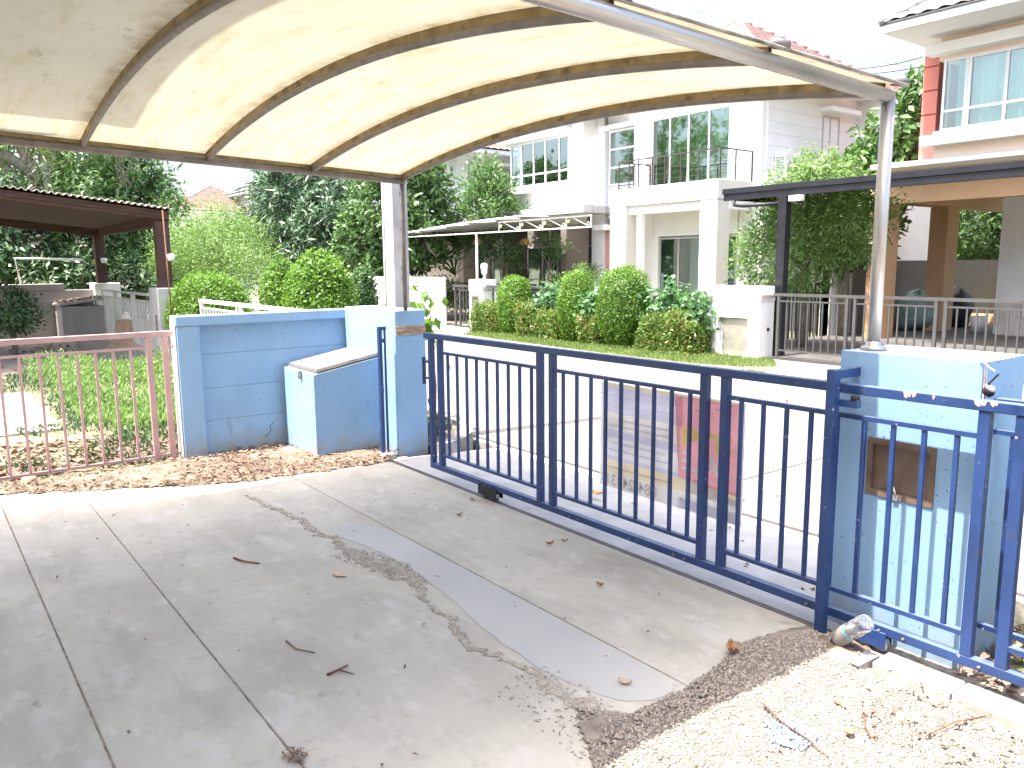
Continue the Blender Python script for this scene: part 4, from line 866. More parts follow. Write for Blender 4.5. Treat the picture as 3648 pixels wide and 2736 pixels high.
# ================================================================ ROW OF FENCES across the road
def stone_band(parent, x0, x1, y0, y1, z0, z1, mat='pale_stone_strip', rows=3):
    hh = (z1-z0)/rows
    for r_ in range(rows):
        x = x0
        while x < x1-.01:
            ln = min(random.uniform(.16, .34), x1-x); MB().box(x+.001, x+ln-.002, y0-random.uniform(.006, .02), y0+.01, z0+r_*hh+.001, z0+(r_+1)*hh-.002).build('stone_tile', mat, parent); x += ln
        MB().box(x1-.01, x1+random.uniform(.006, .02), y0, y1, z0+r_*hh+.001, z0+(r_+1)*hh-.002).build('stone_tile', mat, parent)
pw = thing('gate_pillar', 'white gate pillar with metal meter niche and stone band, left of the grey gate', 'pillar', (-9.1, 12.5, 0))
Y0 = 12.3; a = ony(2500+30*.519, 700+612*.519, Y0); b = ony(2500+408*.519, 700+620*.519, Y0); xa, xb, zt = a[0], b[0], a[2]
n0 = ony(2500+115*.519, 700+825*.519, Y0); n1 = ony(2500+305*.519, 700+1112*.519, Y0)
MB().box(xa, xb, Y0, 12.72, n0[2], zt).box(xa, n0[0], Y0, 12.72, -.1, n0[2]).box(n1[0], xb, Y0, 12.72, -.1, n0[2]).box(n0[0], n1[0], Y0+.1, 12.72, -.1, n0[2]).box(n0[0], n1[0], Y0, Y0+.1, -.1, max(.02, n1[2])).build('shaft', 'white_plaster', pw)
MB().box(n0[0]+.07, n1[0]-.02, Y0+.05, Y0+.08, n1[2]+.03, n0[2]-.03).build('meter_door', 'metal_plate', pw)
stone_band(pw, xa-.005, xb+.005, Y0-.002, 12.72, zt-.26, zt-.14)
MB().lathe([(0, 0), (.035, 0), (.03, .02), (0, .02)], 12, Matrix.Translation((xb, 12.55, .52)) @ Matrix.Rotation(math.pi/2, 4, 'Y')).build('cable_gland', 'black_rubber', pw)
p2 = thing('gate_pillar', 'slim white gate pillar with letterbox and globe lamp, before the white house carport', 'pillar', (-18, 12.5, 0))
a = ony(1380+845*.3436, 650+1005*.3436, Y0); b = ony(1380+990*.3436, 650+1010*.3436, Y0)
MB().box(a[0], b[0], Y0, 12.75, -.1, a[2]).build('shaft', 'white_plaster', p2); stone_band(p2, a[0]-.003, b[0]+.003, Y0-.002, 12.75, a[2]-.30, a[2]-.18)
l0 = ony(1380+882*.3436, 650+1170*.3436, Y0); l1 = ony(1380+950*.3436, 650+1285*.3436, Y0)
lb = MB().box(l0[0], l1[0], Y0-.03, Y0-.001, l1[2], l0[2], .004).build('letterbox', 'weathered_pipe', p2); MB().box(l0[0]+.04, l1[0]-.04, Y0-.034, Y0-.031, l0[2]-.09, l0[2]-.06).build('slot', 'black_rubber', lb)
lm = thing('pillar_lamp', 'white opal lamp standing on the slim white gate pillar with letterbox', 'lamp', (-17.8, 12.5, a[2]))
lx = (a[0]+b[0])/2+.12
MB().lathe([(.05, 0), (.05, .03), (.03, .05), (.03, .12), (.075, .16), (.085, .25), (.10, .36), (.07, .42), (0, .44)], 14, Matrix.Translation((lx, 12.5, a[2]))).build('globe', 'opal', lm); MB().lathe([(.06, 0), (.06, .02), (.03, .04), (0, .04)], 12, Matrix.Translation((lx, 12.5, a[2]))).build('base', 'weathered_pipe', lm)
def fence_run(name, label, cat, x0, x1, y, zt, zm, zl, zb, mat, stiles, bars, th=.05, bt=.022, loc=None, group=None, gap=None):
    t = thing(name, label, cat, ((x0+x1)/2, y, 0), group)
    MB().box(x0, x1, y, y+th, zt-th, zt).build('top_rail', mat, t)
    MB().box(x0, x1, y, y+th, zb, zb+th).build('bottom_rail', mat, t)
    for s in stiles: MB().box(s, s+th, y+.002, y+th-.002, zb+th, zt-th).build('stile', mat, t)
    st = sorted(stiles)+[x1]
    pr_ = x0
    for a_, b_ in zip([x0]+sorted(stiles), sorted(stiles)+[x1]):
        if b_-a_ < .25: continue
        MB().box(a_+th, b_, y+.012, y+.036, zm, zm+.026).build('upper_rail', mat, t)
        if zl: MB().box(a_+th, b_, y+.012, y+.036, zl, zl+.026).build('lower_rail', mat, t)
        n = int(round((b_-a_-th)/bars)); sp = (b_-a_-th)/n
        for k in range(1, n): MB().box(a_+th+k*sp-bt/2, a_+th+k*sp+bt/2, y+.014, y+.034, (zl or zb)+.026, zm).build('bar', mat, t)
    return t
g12 = lambda x, y, Yq: ony(2500+x*.519, 700+y*.519, Yq)
fence_run('sliding_gate', 'grey steel sliding gate of vertical bars before the orange house', 'gate', -8.48, -1.2, 12.42, 1.19, 1.04, .16, .0, 'grey_gate_paint',
          [-8.40, -7.10, -6.96, -5.66, -5.52, -4.22, -4.08, -2.8, -2.66], .142)
wsg = MB().box(-7.75, -7.45, 12.40, 12.44, -.04, .03).build('wheel_housing', 'grey_gate_paint', bpy.data.objects['sliding_gate.001'])
fence_run('garden_fence', 'slate grey steel fence behind the clipped bushes of the white house', 'fence', -17.35, -9.9, 12.42, 1.19, 1.05, .2, .1, 'slate_fence_paint', [-17.1, -14.6, -14.35, -12.2, -10.25], .16)
fence_run('sliding_gate', 'narrow end of an open grey gate left of the slim white pillar', 'gate', -18.95, -18.2, 12.42, 1.18, 1.02, .1, .0, 'grey_gate_paint', [-18.9, -18.66], .13)
bwl = thing('side_wall', 'taupe boundary wall with white end, left of the orange house carport', 'wall', (-10.4, 18, 0))
MB().box(-10.5, -10.2, 14.6, 15.5, -.1, 1.33).build('white_end', 'white_plaster', bwl); MB().box(-10.5, -10.3, 17.3, 27, -.1, 1.75).build('wall', 'taupe_plaster', bwl); MB().box(-10.53, -10.25, 17.3, 18.2, -.1, 1.78).build('white_end', 'cream_plaster', bwl)
MB().box(-10.5, 2, 26.8, 27, -.1, 1.75).build('wall', 'taupe_plaster', bwl)
dfn = thing('dark_fence', 'low black steel fence panel between the two white wall ends', 'fence', (-10.4, 16.4, 0))
for k in range(12): MB().box(-10.42, -10.38, 15.55+k*.145, 15.58+k*.145, 0, 1.2).build('bar', 'dark_steel', dfn)
MB().box(-10.44, -10.36, 15.5, 17.3, 1.2, 1.26).build('top_rail', 'dark_steel', dfn); MB().box(-10.44, -10.36, 15.5, 17.3, 1.0, 1.04).build('upper_rail', 'dark_steel', dfn)
# white walls further left across the road
wl = thing('front_wall', 'white front wall of the grey house, seen just right of the utility pole', 'wall', (-20.3, 12.3, 0))
MB().box(-24.3, -19.45, 12.3, 12.5, -.1, 1.38).build('wall', 'white_plaster', wl); MB().box(-24.9, -24.3, 12.2, 12.6, -.1, 1.5).build('pillar', 'cream_plaster', wl)
stone_band(wl, -24.9, -24.3, 12.2, 12.6, 1.15, 1.3)
fence_run('dark_fence', 'black steel fence behind the dark shrub at the grey house drive', 'fence', -22.5, -18.3, 14.9, 1.15, 1.0, .1, 0, 'dark_steel', [-20.5], .2)

# ================================================================ GREY HOUSE (left) and far houses
gh = thing('grey_house', 'pale grey boarded house with red eaves, left behind the white house', 'house', (-29, 18, 0))
def Q_(n, m, *a, **k): return MB().box(*a, **k).build(n, m, gh)
XG = -25.8
Q_('wall', 'white_plaster', -36, XG-.05, 17.2, 27, 3.2, 5.9); Q_('ground_wall', 'taupe_plaster', -36, XG-.3, 17.6, 27, -.1, 3.2)
for k in range(9): Q_('wall_board', 'white_plaster', XG-.05, XG, 17.22, 26.9, 3.25+k*.30, 3.25+k*.30+.294)
Q_('front_pier', 'white_plaster', -26.6, -26.1, 16.5, 17.2, 3.2, 6.0); Q_('ledge', 'white_plaster', XG-.1, XG+.65, 17.2, 18.6, 3.15, 3.45)
window_x(gh, XG+.02, 19.2, 20.0, 4.3, 5.5, [.5]); Q_('window_hood', 'white_plaster', XG, XG+.4, 19.0, 20.3, 5.55, 5.65)
window(gh, -30, -28, 17.15, 3.9, 5.5, [.33, .66], [], 'front_window')
hip_roof(gh, -37, XG+.9, 16.2, 28, 6.05, 8.6, 'red_tile', faces=(0, 1), eave='white_plaster')
ac_unit((XG+.05, 17.7, 3.62), label='white air conditioning unit on the grey boarded house above the ledge')
def far_house(label, px, py, X, wdt, dep, zt, wall, roofm, rh=2.2):
    q = onx(px, py, X); t = thing('far_house', label, 'house', (X, q[1], 0)); y = q[1]; ze = q[2]-rh
    MB().box(X-dep, X, y-wdt/2+.6, y+wdt/2-.6, -.2, ze).build('wall', wall, t)
    hip_roof(t, X-dep-.6, X+.6, y-wdt/2, y+wdt/2, ze, q[2], roofm, inset=(dep+1.2)/2, faces='all')
    for yy in (-.28, 0.02, .28): window_x(t, X+.04, y+wdt*yy-.6, y+wdt*yy+.6, ze-1.9, ze-.6, [.5], frame='aluminium_white')
    MB().box(X, X+.8, y-wdt/2+1, y+wdt/2-1, ze-3.2, ze-3.0).build('balcony', 'white_plaster', t)
far_house('distant house with red tiled hip roof, showing over the feathery shrub at left', 805, 648, -62, 9, 8, 8, 'white_plaster', 'red_tile')
far_house('distant pale house with grey roof, right of the distant red roof', 985, 628, -60, 5, 5, 8, 'streaked_plaster', 'grey_tile', 1.2)

# ================================================================ ORANGE HOUSE (right)
og = thing('orange_house', 'pale orange house with coral corner and grey tiled roof at upper right', 'house', (-6, 18, 0))
def O_(n, m, *a, **k): return MB().box(*a, **k).build(n, m, og)
YO = 17.2; o4 = lambda x, y, Yq=YO: ony(2500+x*.519, y*.519, Yq)
e0 = o4(1640, 280); zE = e0[2]+.0; xa = o4(1535, 300)[0]; xm_ = e0[0]; zS = o4(1470, 1120)[2]
O_('accent_wall', 'coral_plaster', xa, xm_, YO+.06, 24, zS, zE+.1)
for k in range(5): O_('accent_board', 'coral_plaster', xa-.0, xm_, YO+.02, YO+.058, zS+.02+k*(zE-zS)/5, zS+(k+1)*(zE-zS)/5-.01)
Y1 = 16.7; p4_ = lambda x, y: ony(2500+x*.519, y*.519, Y1); xm1 = p4_(1645, 215)[0]
w0 = p4_(1665, 415); w1 = p4_(1640, 905); wz1, wz0 = w0[2], w1[2]; wx0 = w0[0]; xmu = [p4_(1845, 385)[0], p4_(2115, 320)[0]]; zr = p4_(1840, 740)[2]; wx1 = xmu[1]+(xmu[1]-xmu[0])*2
O_('upper_wall', 'orange_plaster', xm1, 4, Y1, 24, wz1, zE+.3); O_('upper_wall', 'orange_plaster', xm1, 4, Y1, 24, zS, wz0); O_('upper_wall', 'orange_plaster', wx1, 4, Y1, 24, wz0, wz1)
O_('room_back', 'white_plaster', xm1, 2, Y1+1.2, Y1+1.3, wz0, wz1); O_('room_side', 'taupe_plaster', xm1, xm1+.05, Y1+.4, Y1+1.2, wz0, wz1)
window(og, xmu[0], wx1, Y1-.02, wz0, wz1, [1/3, 2/3], [(zr-wz0)/(wz1-wz0)], 'window', gl='clear_glass', fw_=.06, curtain=[(.01, .99)])
window(og, wx0+.02, xmu[0]-.005, Y1-.02, wz0, wz1, [], [(zr-wz0)/(wz1-wz0)], 'window', gl='clear_glass', fw_=.05, curtain=[(.45, .98)])
h0 = p4_(1590, 330); h1 = p4_(1590, 400); s0_ = p4_(1540, 945); s1_ = p4_(1540, 1015)
O_('window_hood', 'white_plaster', h0[0], 2, Y1-.30, Y1-.002, h1[2], h0[2]); O_('window_sill', 'white_plaster', wx0-.05, 2, Y1-.16, Y1-.002, wz0-.10, wz0-.002); O_('window_ledge', 'white_plaster', s0_[0], 2, Y1-.28, Y1-.002, s1_[2], s0_[2])
ec = ony(2500+1222*.519, 218*.519, 15.4); zE2 = zE+.02
O_('soffit', 'white_plaster', ec[0]+.03, 5, 15.43, 25, zE2, zE2+.09)
hip_roof(og, ec[0], 5, 15.37, 27, zE2+.06, zE2+3.9, 'grey_tile', faces=(0, 3), inset=5.5)
b0_ = o4(1235, 1180)
O_('floor_band', 'white_plaster', b0_[0], 3, YO-.5, 24, b0_[2], zS-.002, bev=.01)
zb1 = ony(2500+1310*.519, 1400*.519, 17.5)[2]
O_('beam', 'orange_column', -9.52, 3, 17.45, 17.75, zb1, b0_[2]-.003); O_('side_beam', 'orange_column', -9.48, -9.06, 17.752, 24, zb1+.05, b0_[2]-.003)
O_('carport_ceiling', 'white_plaster', -9.0, 3, 17.76, 24, b0_[2]-.12, b0_[2]-.004)
O_('column', 'orange_column', -9.50, -9.07, 17.44, 17.95, -.1, zb1-.002); O_('column', 'orange_column', -9.50, -9.07, 20.3, 20.9, -.1, zb1+.046)
O_('garage_wall', 'white_plaster', -7.95, 3, 20.5, 20.7, -.1, b0_[2]-.125)
MB().box(-9.2, 0, 20.9, 24, 0, 0).v
# black carport
bc = thing('flat_carport', 'flat black steel carport roof jutting out before the orange house', 'carport', (-7, 13, 2.5))
zf1 = ony(2500+145*.519, 1300*.519, 12.9)[2]; zf0 = ony(2500+150*.519, 1380*.519, 12.9)[2]; xf = ony(2500+145*.519, 1300*.519, 12.9)[0]
MB().box(xf, 2, 12.88, 12.96, (zf0+zf1)/2+.01, zf1, .004).build('fascia_board', 'dark_steel', bc); MB().box(xf+.02, 2, 12.90, 12.97, zf0, (zf0+zf1)/2+.006, .004).build('fascia_board', 'dark_steel', bc)
slab(xf+.02, 2, 12.97, 15.0, zf0+.12, zf0+.29, .05).build('deck', 'dark_steel', bc); MB().box(xf, xf+.06, 12.97, 14.6, zf0+.02, zf1-.01).build('fascia_board', 'dark_steel', bc)
for y in (13.6, 14.4): MB().box(xf+.1, 2, y, y+.08, zf0+.11+(y-13)*.083-.06, zf0+.11+(y-13)*.083).build('purlin', 'dark_steel', bc)
MB().box(-8.72, -8.55, 12.80, 12.96, -.1, zf0+.0, .006).build('post', 'dark_steel', bc); MB().box(-4.2, -4.03, 12.80, 12.96, -.1, zf0, .006).v
MB().tube([(xf+.25, 12.93, zf0), (xf+.26, 12.93, zf0-.09), (xf+.45, 12.94, zf0-.12), (-8.72, 12.95, zf0-.12)], .035, 10).build('drain_pipe', 'dark_steel', bc)
MB().box(-8.50, -8.25, 12.78, 12.9, zf0-.11, zf0-.01, .006).build('junction_box', 'white_paint', bc)
# stuff in the garage
def sack(nm, label, x, y, sx_, sy_, sz_, mat, seed):
    n = 14; V = []; r = np.random.default_rng(seed)
    for i in range(n+1):
        th = math.pi*i/n
        for j in range(20):
            ph = 2*math.pi*j/20; k = 1+.12*math.sin(3*ph+seed)+.08*math.sin(5*th+2*ph)
            V.append((x+sx_*math.sin(th)**.8*math.cos(ph)*k, y+sy_*math.sin(th)**.8*math.sin(ph)*k, max(0.012, sz_*.45+sz_*.55*math.cos(th)*k)))
    Fc = [(i*20+j, i*20+(j+1) % 20, (i+1)*20+(j+1) % 20, (i+1)*20+j) for i in range(n) for j in range(20)]
    return single(nm, MB().add(V, Fc, True), mat, label, 'sack')
sack('sack', 'large pale green plastic sack slumped on the garage floor behind the grey gate', -9.75, 20.6, .55, .75, .95, 'sack_plastic', 2)
sack('sack', 'smaller dark sack behind the pale green one in the garage', -9.5, 22.0, .45, .5, 1.0, 'black_rubber', 4)
for i, (px, py, w_, h_, m_, lb_) in enumerate(((3592, 1195, .45, .75, 'cardboard', 'tall white carton standing by the grey garage wall'), (3632, 1198, .5, .42, 'cardboard', 'low white carton at the right edge of the garage floor'), (3480, 1185, .35, .5, 'white_paint', 'small white bucket among the clutter on the garage floor'))):
    q = ong(px, py); t = thing('carton' if i < 2 else 'bucket', lb_, 'box' if i < 2 else 'bucket', (q[0], q[1], 0))
    if i < 2:
        MB().box(q[0]-w_/2, q[0]+w_/2, q[1]-.2, q[1]+.2, .012, h_, .01).build('box_body', m_, t); MB().box(q[0]-w_/2, q[0]-.004, q[1]-.2, q[1]+.2, h_+.001, h_+.008).box(q[0]+.004, q[0]+w_/2, q[1]-.2, q[1]+.2, h_+.001, h_+.008).build('flap', m_, t)
    else:
        MB().lathe([(0, .012), (.14, .012), (.18, .4), (.17, .4), (.135, .03), (0, .03)], 16, Matrix.Translation((q[0], q[1], 0)), False).build('pail', m_, t); MB().tube([(q[0]+.18*math.cos(a), q[1], .4+.12*math.sin(a)) for a in np.linspace(0, math.pi, 9)], .006, 5).build('handle', 'galvanised', t)
q = ong(3625, 1150); t = thing('crate', 'dark red plastic crate on top of the cartons in the garage', 'crate', (q[0], q[1], .76))
MB().box(q[0]-.5, q[0]+.3, q[1]-.2, q[1]+.15, .76, .80).box(q[0]-.5, q[0]-.47, q[1]-.2, q[1]+.15, .80, .95).box(q[0]+.27, q[0]+.3, q[1]-.2, q[1]+.15, .80, .95).box(q[0]-.47, q[0]+.27, q[1]-.2, q[1]-.17, .80, .95).build('tray', 'magenta_plastic', t)
q = ong(3510, 1150); t = thing('planks', 'stack of old timber offcuts on the garage floor', 'planks', (q[0], q[1], 0))
for k in range(7): MB().box(q[0]-.5+.05*(k % 3), q[0]+.55-.07*(k % 2), q[1]-.3+.04*k, q[1]-.18+.04*k, .012+.035*k, .044+.035*k).build('plank', 'cut_wood', t)

# ================================================================ LEFT NEIGHBOUR
gw = thing('boundary_wall', 'shaded grey plastered wall behind the weeds at far left', 'wall', (-22.6, 1, 0))
MB().box(-22.9, -22.5, -8, 4.2, -.1, 1.20).build('wall', 'grey_wall_paint', gw); MB().box(-22.92, -22.46, -8, 3.2, 1.202, 1.36, .01).build('coping', 'grey_wall_paint', gw)
for z in (.25, .56, .88): MB().box(-22.499, -22.485, -8, 4.19, z, z+.30).build('wall_panel', 'grey_wall_paint', gw)
MB().box(-22.95, -22.3, 3.85, 4.45, -.1, 1.36, .01).build('end_pillar', 'white_plaster', gw)
gb = thing('refuse_bin_enclosure', 'grey concrete bin box covered with dry leaves beside the shaded wall', 'bin', (-21.8, 3.4, 0))
slab(-22.4, -21.4, 2.95, 3.9, .02, .0, .82).build('concrete_box', 'grey_wall_paint', gb); MB().add([(-22.45, 2.9, .845), (-21.35, 2.9, .845), (-21.35, 3.95, .99), (-22.45, 3.95, .99), (-22.45, 2.9, .89), (-21.35, 2.9, .89), (-21.35, 3.95, 1.03), (-22.45, 3.95, 1.03)], [(0, 3, 2, 1), (4, 5, 6, 7), (0, 1, 5, 4), (1, 2, 6, 5), (2, 3, 7, 6), (3, 0, 4, 7)]).build('lid', 'grey_wall_paint', gb)
n = 260; P = np.stack([-22.4+1.0*rng.random(n), 2.95+.95*rng.random(n), np.zeros(n)], 1); P[:, 2] = .90+(P[:, 1]-2.9)*.135+.02
D = unit(n); D[:, 2] *= .3; o = leaves_obj('dry_leaf_cover', P, D, unit(n)*.4+np.array([0, 0, 1]), .11, .05, 'leaf_litter', gb); o['kind'] = 'stuff'
fence_run('sliding_gate', 'pale grey steel gate at the far left, under the brown canopy', 'gate', -21.6, -16.2, 3.84, 1.23, 1.06, .12, .0, 'gate_pale_paint', [-21.5, -20.1, -19.9, -18.4, -18.2, -16.7, -16.5], .15)
for x0_, x1_, lab in ((-16.35, -15.70, 'pale grey gate pillar under the right brown canopy post'),):
    t = thing('gate_pillar', lab, 'pillar', ((x0_+x1_)/2, 4.0, 0)); MB().box(x0_, x1_, 3.75, 4.2, -.1, 1.36, .01).build('shaft', 'grey_frame', t); MB().box(x1_-.26, x1_-.16, 3.742, 3.749, .45, .85).build('slot_recess', 'weathered_pipe', t)
fence_run('sliding_gate', 'cream steel gate showing over the blue wall below the round bush', 'gate', -12.7, -7.7, 3.62, 1.252, 1.11, .15, .02, 'gate_pale_paint', [-12.66, -11.0, -10.86, -9.3, -9.15], .135, th=.05)
bcn = thing('timber_canopy', 'brown timber canopy with corrugated roof edge at far left', 'canopy', (-19, 2, 2.7))
def nz(y): return 2.78+.105*(4.1-y)
XA, XBc = -15.9, -22.2
def sl(x0, x1, y0, y1, dz0, dz1, name, mat):
    V = [(x, y, nz(y)+d) for d in (dz0, dz1) for (x, y) in ((x0, y0), (x1, y0), (x1, y1), (x0, y1))]
    return MB().add(V, [(0, 3, 2, 1), (4, 5, 6, 7), (0, 1, 5, 4), (1, 2, 6, 5), (2, 3, 7, 6), (3, 0, 4, 7)]).build(name, mat, bcn)
sl(XA-.06, XA, -6, 4.1, -.16, .02, 'edge_board', 'brown_timber'); sl(XBc, XBc+.1, -6, 4.1, -.28, -.0, 'edge_board', 'brown_timber'); sl(XBc, XA-.07, 4.0, 4.1, -.26, .0, 'front_board', 'brown_timber')
for k in range(24): sl(XBc+.1+.26*k, XBc+.1+.26*k+.252, -6, 3.99, -.10, -.085+.012*(k % 2), 'ceiling_board', 'brown_timber')
sl(XBc, XA, -6, 4.12, .0, .02, 'roof_deck', 'brown_timber')
V = []; Fc = []; n = 520
for i in range(n+1):
    y = -6+10.15*i/n; zz = nz(y)+.045+.02*math.cos(2*math.pi*y/.11)
    V += [(XA+.09, y, zz), (XBc-.1, y, zz), (XA+.09, y, zz+.012), (XBc-.1, y, zz+.012)]
for i in range(n): a = 4*i; Fc += [(a, a+1, a+5, a+4), (a+2, a+6, a+7, a+3), (a, a+4, a+6, a+2)]
MB().add(V, Fc, False).build('corrugated_roof', 'pale_stone_strip', bcn)
MB().box(-22.3, -22.08, 3.9, 4.12, 1.36, nz(4)-.2).build('post', 'dark_red_post', bcn); MB().box(-16.1, -15.86, 3.85, 4.08, 1.36, nz(4)-.2).build('post', 'dark_red_post', bcn)
for (x, y, lb_) in ((-21.95, 4.02, 'small white lamp on the left brown canopy post'), (-15.7, 4.0, 'small white lamp on the right brown canopy post')):
    t = thing('wall_lamp', lb_, 'lamp', (x, y, 1.9), 'white lamps on the brown canopy posts'); MB().lathe([(.0, 0), (.06, 0), (.075, .12), (0, .13)], 12, Matrix.Translation((x+.06, y+.02, 1.86))).build('shade', 'opal', t); MB().box(x-.1, x, y, y+.04, 1.9, 1.94).build('arm', 'weathered_pipe', t)
up2 = thing('pipe_frame', 'galvanised pipe frame rising from the shaded grey wall', 'pipe', (-22.7, 3, 1.36)); MB().tube([(-22.7, 2.32, 1.3), (-22.7, 2.24, 1.98), (-22.7, 3.7, 1.95)], .03, 8).build('pipe', 'galvanised', up2)
tr2 = thing('thin_pole', 'thin bare pole standing before the right brown canopy post', 'pole', (-15.2, 3.5, 0)); q = onx(600, 870, -15.2); MB().tube([(-15.2, q[1]-.02, -.1), (-15.2, q[1]-.06, 2.75)], .014, 6).build('shaft', 'twig', tr2)

# overhead wires
def span(p, q, sag, lab):
    P = [tuple(np.array(p)*(1-t)+np.array(q)*t-np.array([0, 0, sag*4*t*(1-t)])) for t in np.linspace(0, 1, 17)]
    single('overhead_wire', MB().tube(P, .012, 4), 'black_rubber', lab, 'wire')
o4w = lambda x, y, Yq: ony(2500+x*.519, y*.519, Yq)
e1 = o4w(1520, 390, 17.3); span(tuple(o4w(700, 415, 24)), tuple(e1), .25, 'upper overhead wire reaching the coral corner of the orange house')
e1 = o4w(1515, 455, 17.3); span(tuple(o4w(700, 455, 24)), tuple(e1), .2, 'lower overhead wire reaching the coral corner of the orange house')
span(tuple(o4w(-50, 60, 30)), tuple(o4w(1400, 450, 30)), .4, 'faint high wire crossing the sky above the red roof')
# ================================================================ VEGETATION
def at(px, py, Y): return tuple(ony(px, py, Y))
# clipped bushes
def ball(name, label, cen, rad, n, leaf, L, W, cat='bush', group=None, p=2.0, top_only=False, stem=True, rough=.05):
    t = thing(name, label, cat, (cen[0], cen[1], 0), group)
    u = unit(n); s = 1+rough*rng.normal(size=n)+.05*np.sin(u[:, 0]*7+cen[0])*np.cos(u[:, 2]*6)
    depth = 1-.22*rng.random(n)**2
    k = (np.abs(u)**p).sum(1)**(-1/p)
    Pp = np.array(cen)+u*k[:, None]*(s*depth)[:, None]*np.array(rad)
    m = Pp[:, 2] > .03; Pp, uu = Pp[m], u[m]; n = len(Pp)
    D = unit(n)+uu*.45; D[:, 2] += .15; Nn = uu+unit(n)*.6
    leaves_obj('foliage', Pp, D, Nn, L*(.6+.8*rng.random(n)), W*(.6+.8*rng.random(n)), leaf, t)
    # added solid dark core, stops light passing through the leaves
    V = []; nn = 12
    for i in range(nn+1):
        th = math.pi*i/nn
        for j in range(18):
            ph = 2*math.pi*j/18; v = np.array([math.sin(th)*math.cos(ph), math.sin(th)*math.sin(ph), math.cos(th)]); kk = (np.abs(v)**p).sum()**(-1/p)*.80
            V.append((cen[0]+v[0]*kk*rad[0], cen[1]+v[1]*kk*rad[1], max(.02, cen[2]+v[2]*kk*rad[2])))
    MB().add(V, [(i*18+j, (i+1)*18+j, (i+1)*18+(j+1) % 18, i*18+(j+1) % 18) for i in range(nn) for j in range(18)], True).build('light_block_core', 'leaf_dark', t)
    MB().tube([(cen[0], cen[1], -.1), (cen[0], cen[1], max(.2, cen[2]-rad[2]*.5))], .05, 6).build('stem', 'bark', t)
    return t
def topi(pxc, ytop, ybot, halfw, Y, label):
    c = ony(pxc*K, (ytop+ybot)/2*K, Y); d = np.linalg.norm(c-EYE); zt = ony(pxc*K, ytop*K, Y)[2]; r = halfw*K/F*d*.92
    return ball('topiary_bush', label, (c[0], c[1], zt*.5), (r, r, zt*.5), 15000, 'leaf_topiary', .052, .026, group='clipped topiary bushes across the road', p=2.7)
topi(1112, 598, 722, 37, 12.0, 'small round topped clipped bush, left one of three across the road')
topi(1246, 590, 735, 40, 12.0, 'middle clipped bush with vine on its right side, across the road')
topi(1348, 578, 748, 56, 12.0, 'largest domed clipped bush, right one of three across the road')
def hedge(pa, pb, ytop, ybot, Y, label, n=9000, leaf='leaf_hedge', hgt=None, th=.25):
    a = ony(pa*K, ytop*K, Y); b = ony(pb*K, ytop*K, Y); h = hgt or max(a[2], b[2]); t = thing('low_hedge', label, 'hedge', ((a[0]+b[0])/2, Y, 0), 'low hedges across the road')
    L = b[0]-a[0]; u = rng.random((n, 3)); face = rng.integers(0, 4, n)
    X = a[0]+L*u[:, 0]; Yv = Y+(u[:, 1]-.5)*2*th; Z = h*u[:, 2]; N_ = np.zeros((n, 3))
    f0 = face <= 1; Yv[f0] = Y-th; N_[f0, 1] = -1; f2 = face == 2; Z[f2] = h; N_[f2, 2] = 1; f3 = face == 3; X[f3] = np.where(u[f3, 0] > .5, b[0], a[0]); N_[f3, 0] = np.sign(u[f3, 0]-.5)
    wob = .09*np.sin(X*4.1)+.07*np.sin(X*9.3+1)+.05*np.sin(X*17+Z*7); P = np.stack([X, Yv, Z], 1)+rng.normal(size=(n, 3))*.06; P[:, 2] += wob*(Z/h); P[:, 1] -= wob*.6
    P[:, 2] = np.maximum(P[:, 2], .03); D = unit(n)+N_*.8; D[:, 2] += .5
    leaves_obj('foliage', P, D, N_+unit(n)*.7, .075*(.6+.8*rng.random(n)), .034, leaf, t); MB().box(a[0]+.06, b[0]-.06, Y-th+.08, Y+th-.05, -.1, h-.08).build('light_block_core', 'leaf_dark', t)  # hedge core is an added solid block that keeps light out
hedge(1033, 1092, 668, 722, 12.0, 'reddish tipped low hedge left of the small round bush', 5000)
hedge(1142, 1215, 676, 735, 11.95, 'low hedge between the small and middle round bushes', 6500)
hedge(1272, 1308, 687, 742, 11.9, 'short low hedge between the middle and largest bushes', 4500)
hedge(1396, 1508, 699, 765, 11.95, 'longest low hedge with orange tips, right of the largest bush', 12000)
def vines(name, label, blobs, ncl, per, sp, leaf='leaf_vine', L=.12, W=.09, cat='climber', group=None):
    c = blobs[0][0]; t = thing(name, label, cat, (c[0], c[1], 0), group); foliage('foliage', blobs, ncl, per, sp, L, W, leaf, t, .3, .1)
    mb = MB()
    for b in blobs: mb.tube([(b[0][0], b[0][1], -.1), (b[0][0]+.05, b[0][1], b[0][2]*.5), tuple(b[0])], [.02, .014, .006], 5)
    mb.build('stem', 'bark', t)
q1 = at(1200*K, 660*K, 12.15); q2 = at(1290*K, 650*K, 12.0); q3 = at(1430*K, 650*K, 12.2); q4 = at(1495*K, 650*K, 12.2)
vines('creeper', 'leafy creeper spilling through the slate fence beside the middle bush', [((q1[0], q1[1], .65), (.7, .3, .55)), ((q2[0], q2[1], .7), (.3, .3, .6))], 60, 26, .10)
vines('creeper', 'leafy creeper over the slate fence between the largest bush and white pillar', [((q3[0], q3[1], .75), (.55, .3, .65)), ((q4[0], q4[1], .7), (.45, .3, .65))], 70, 26, .10)
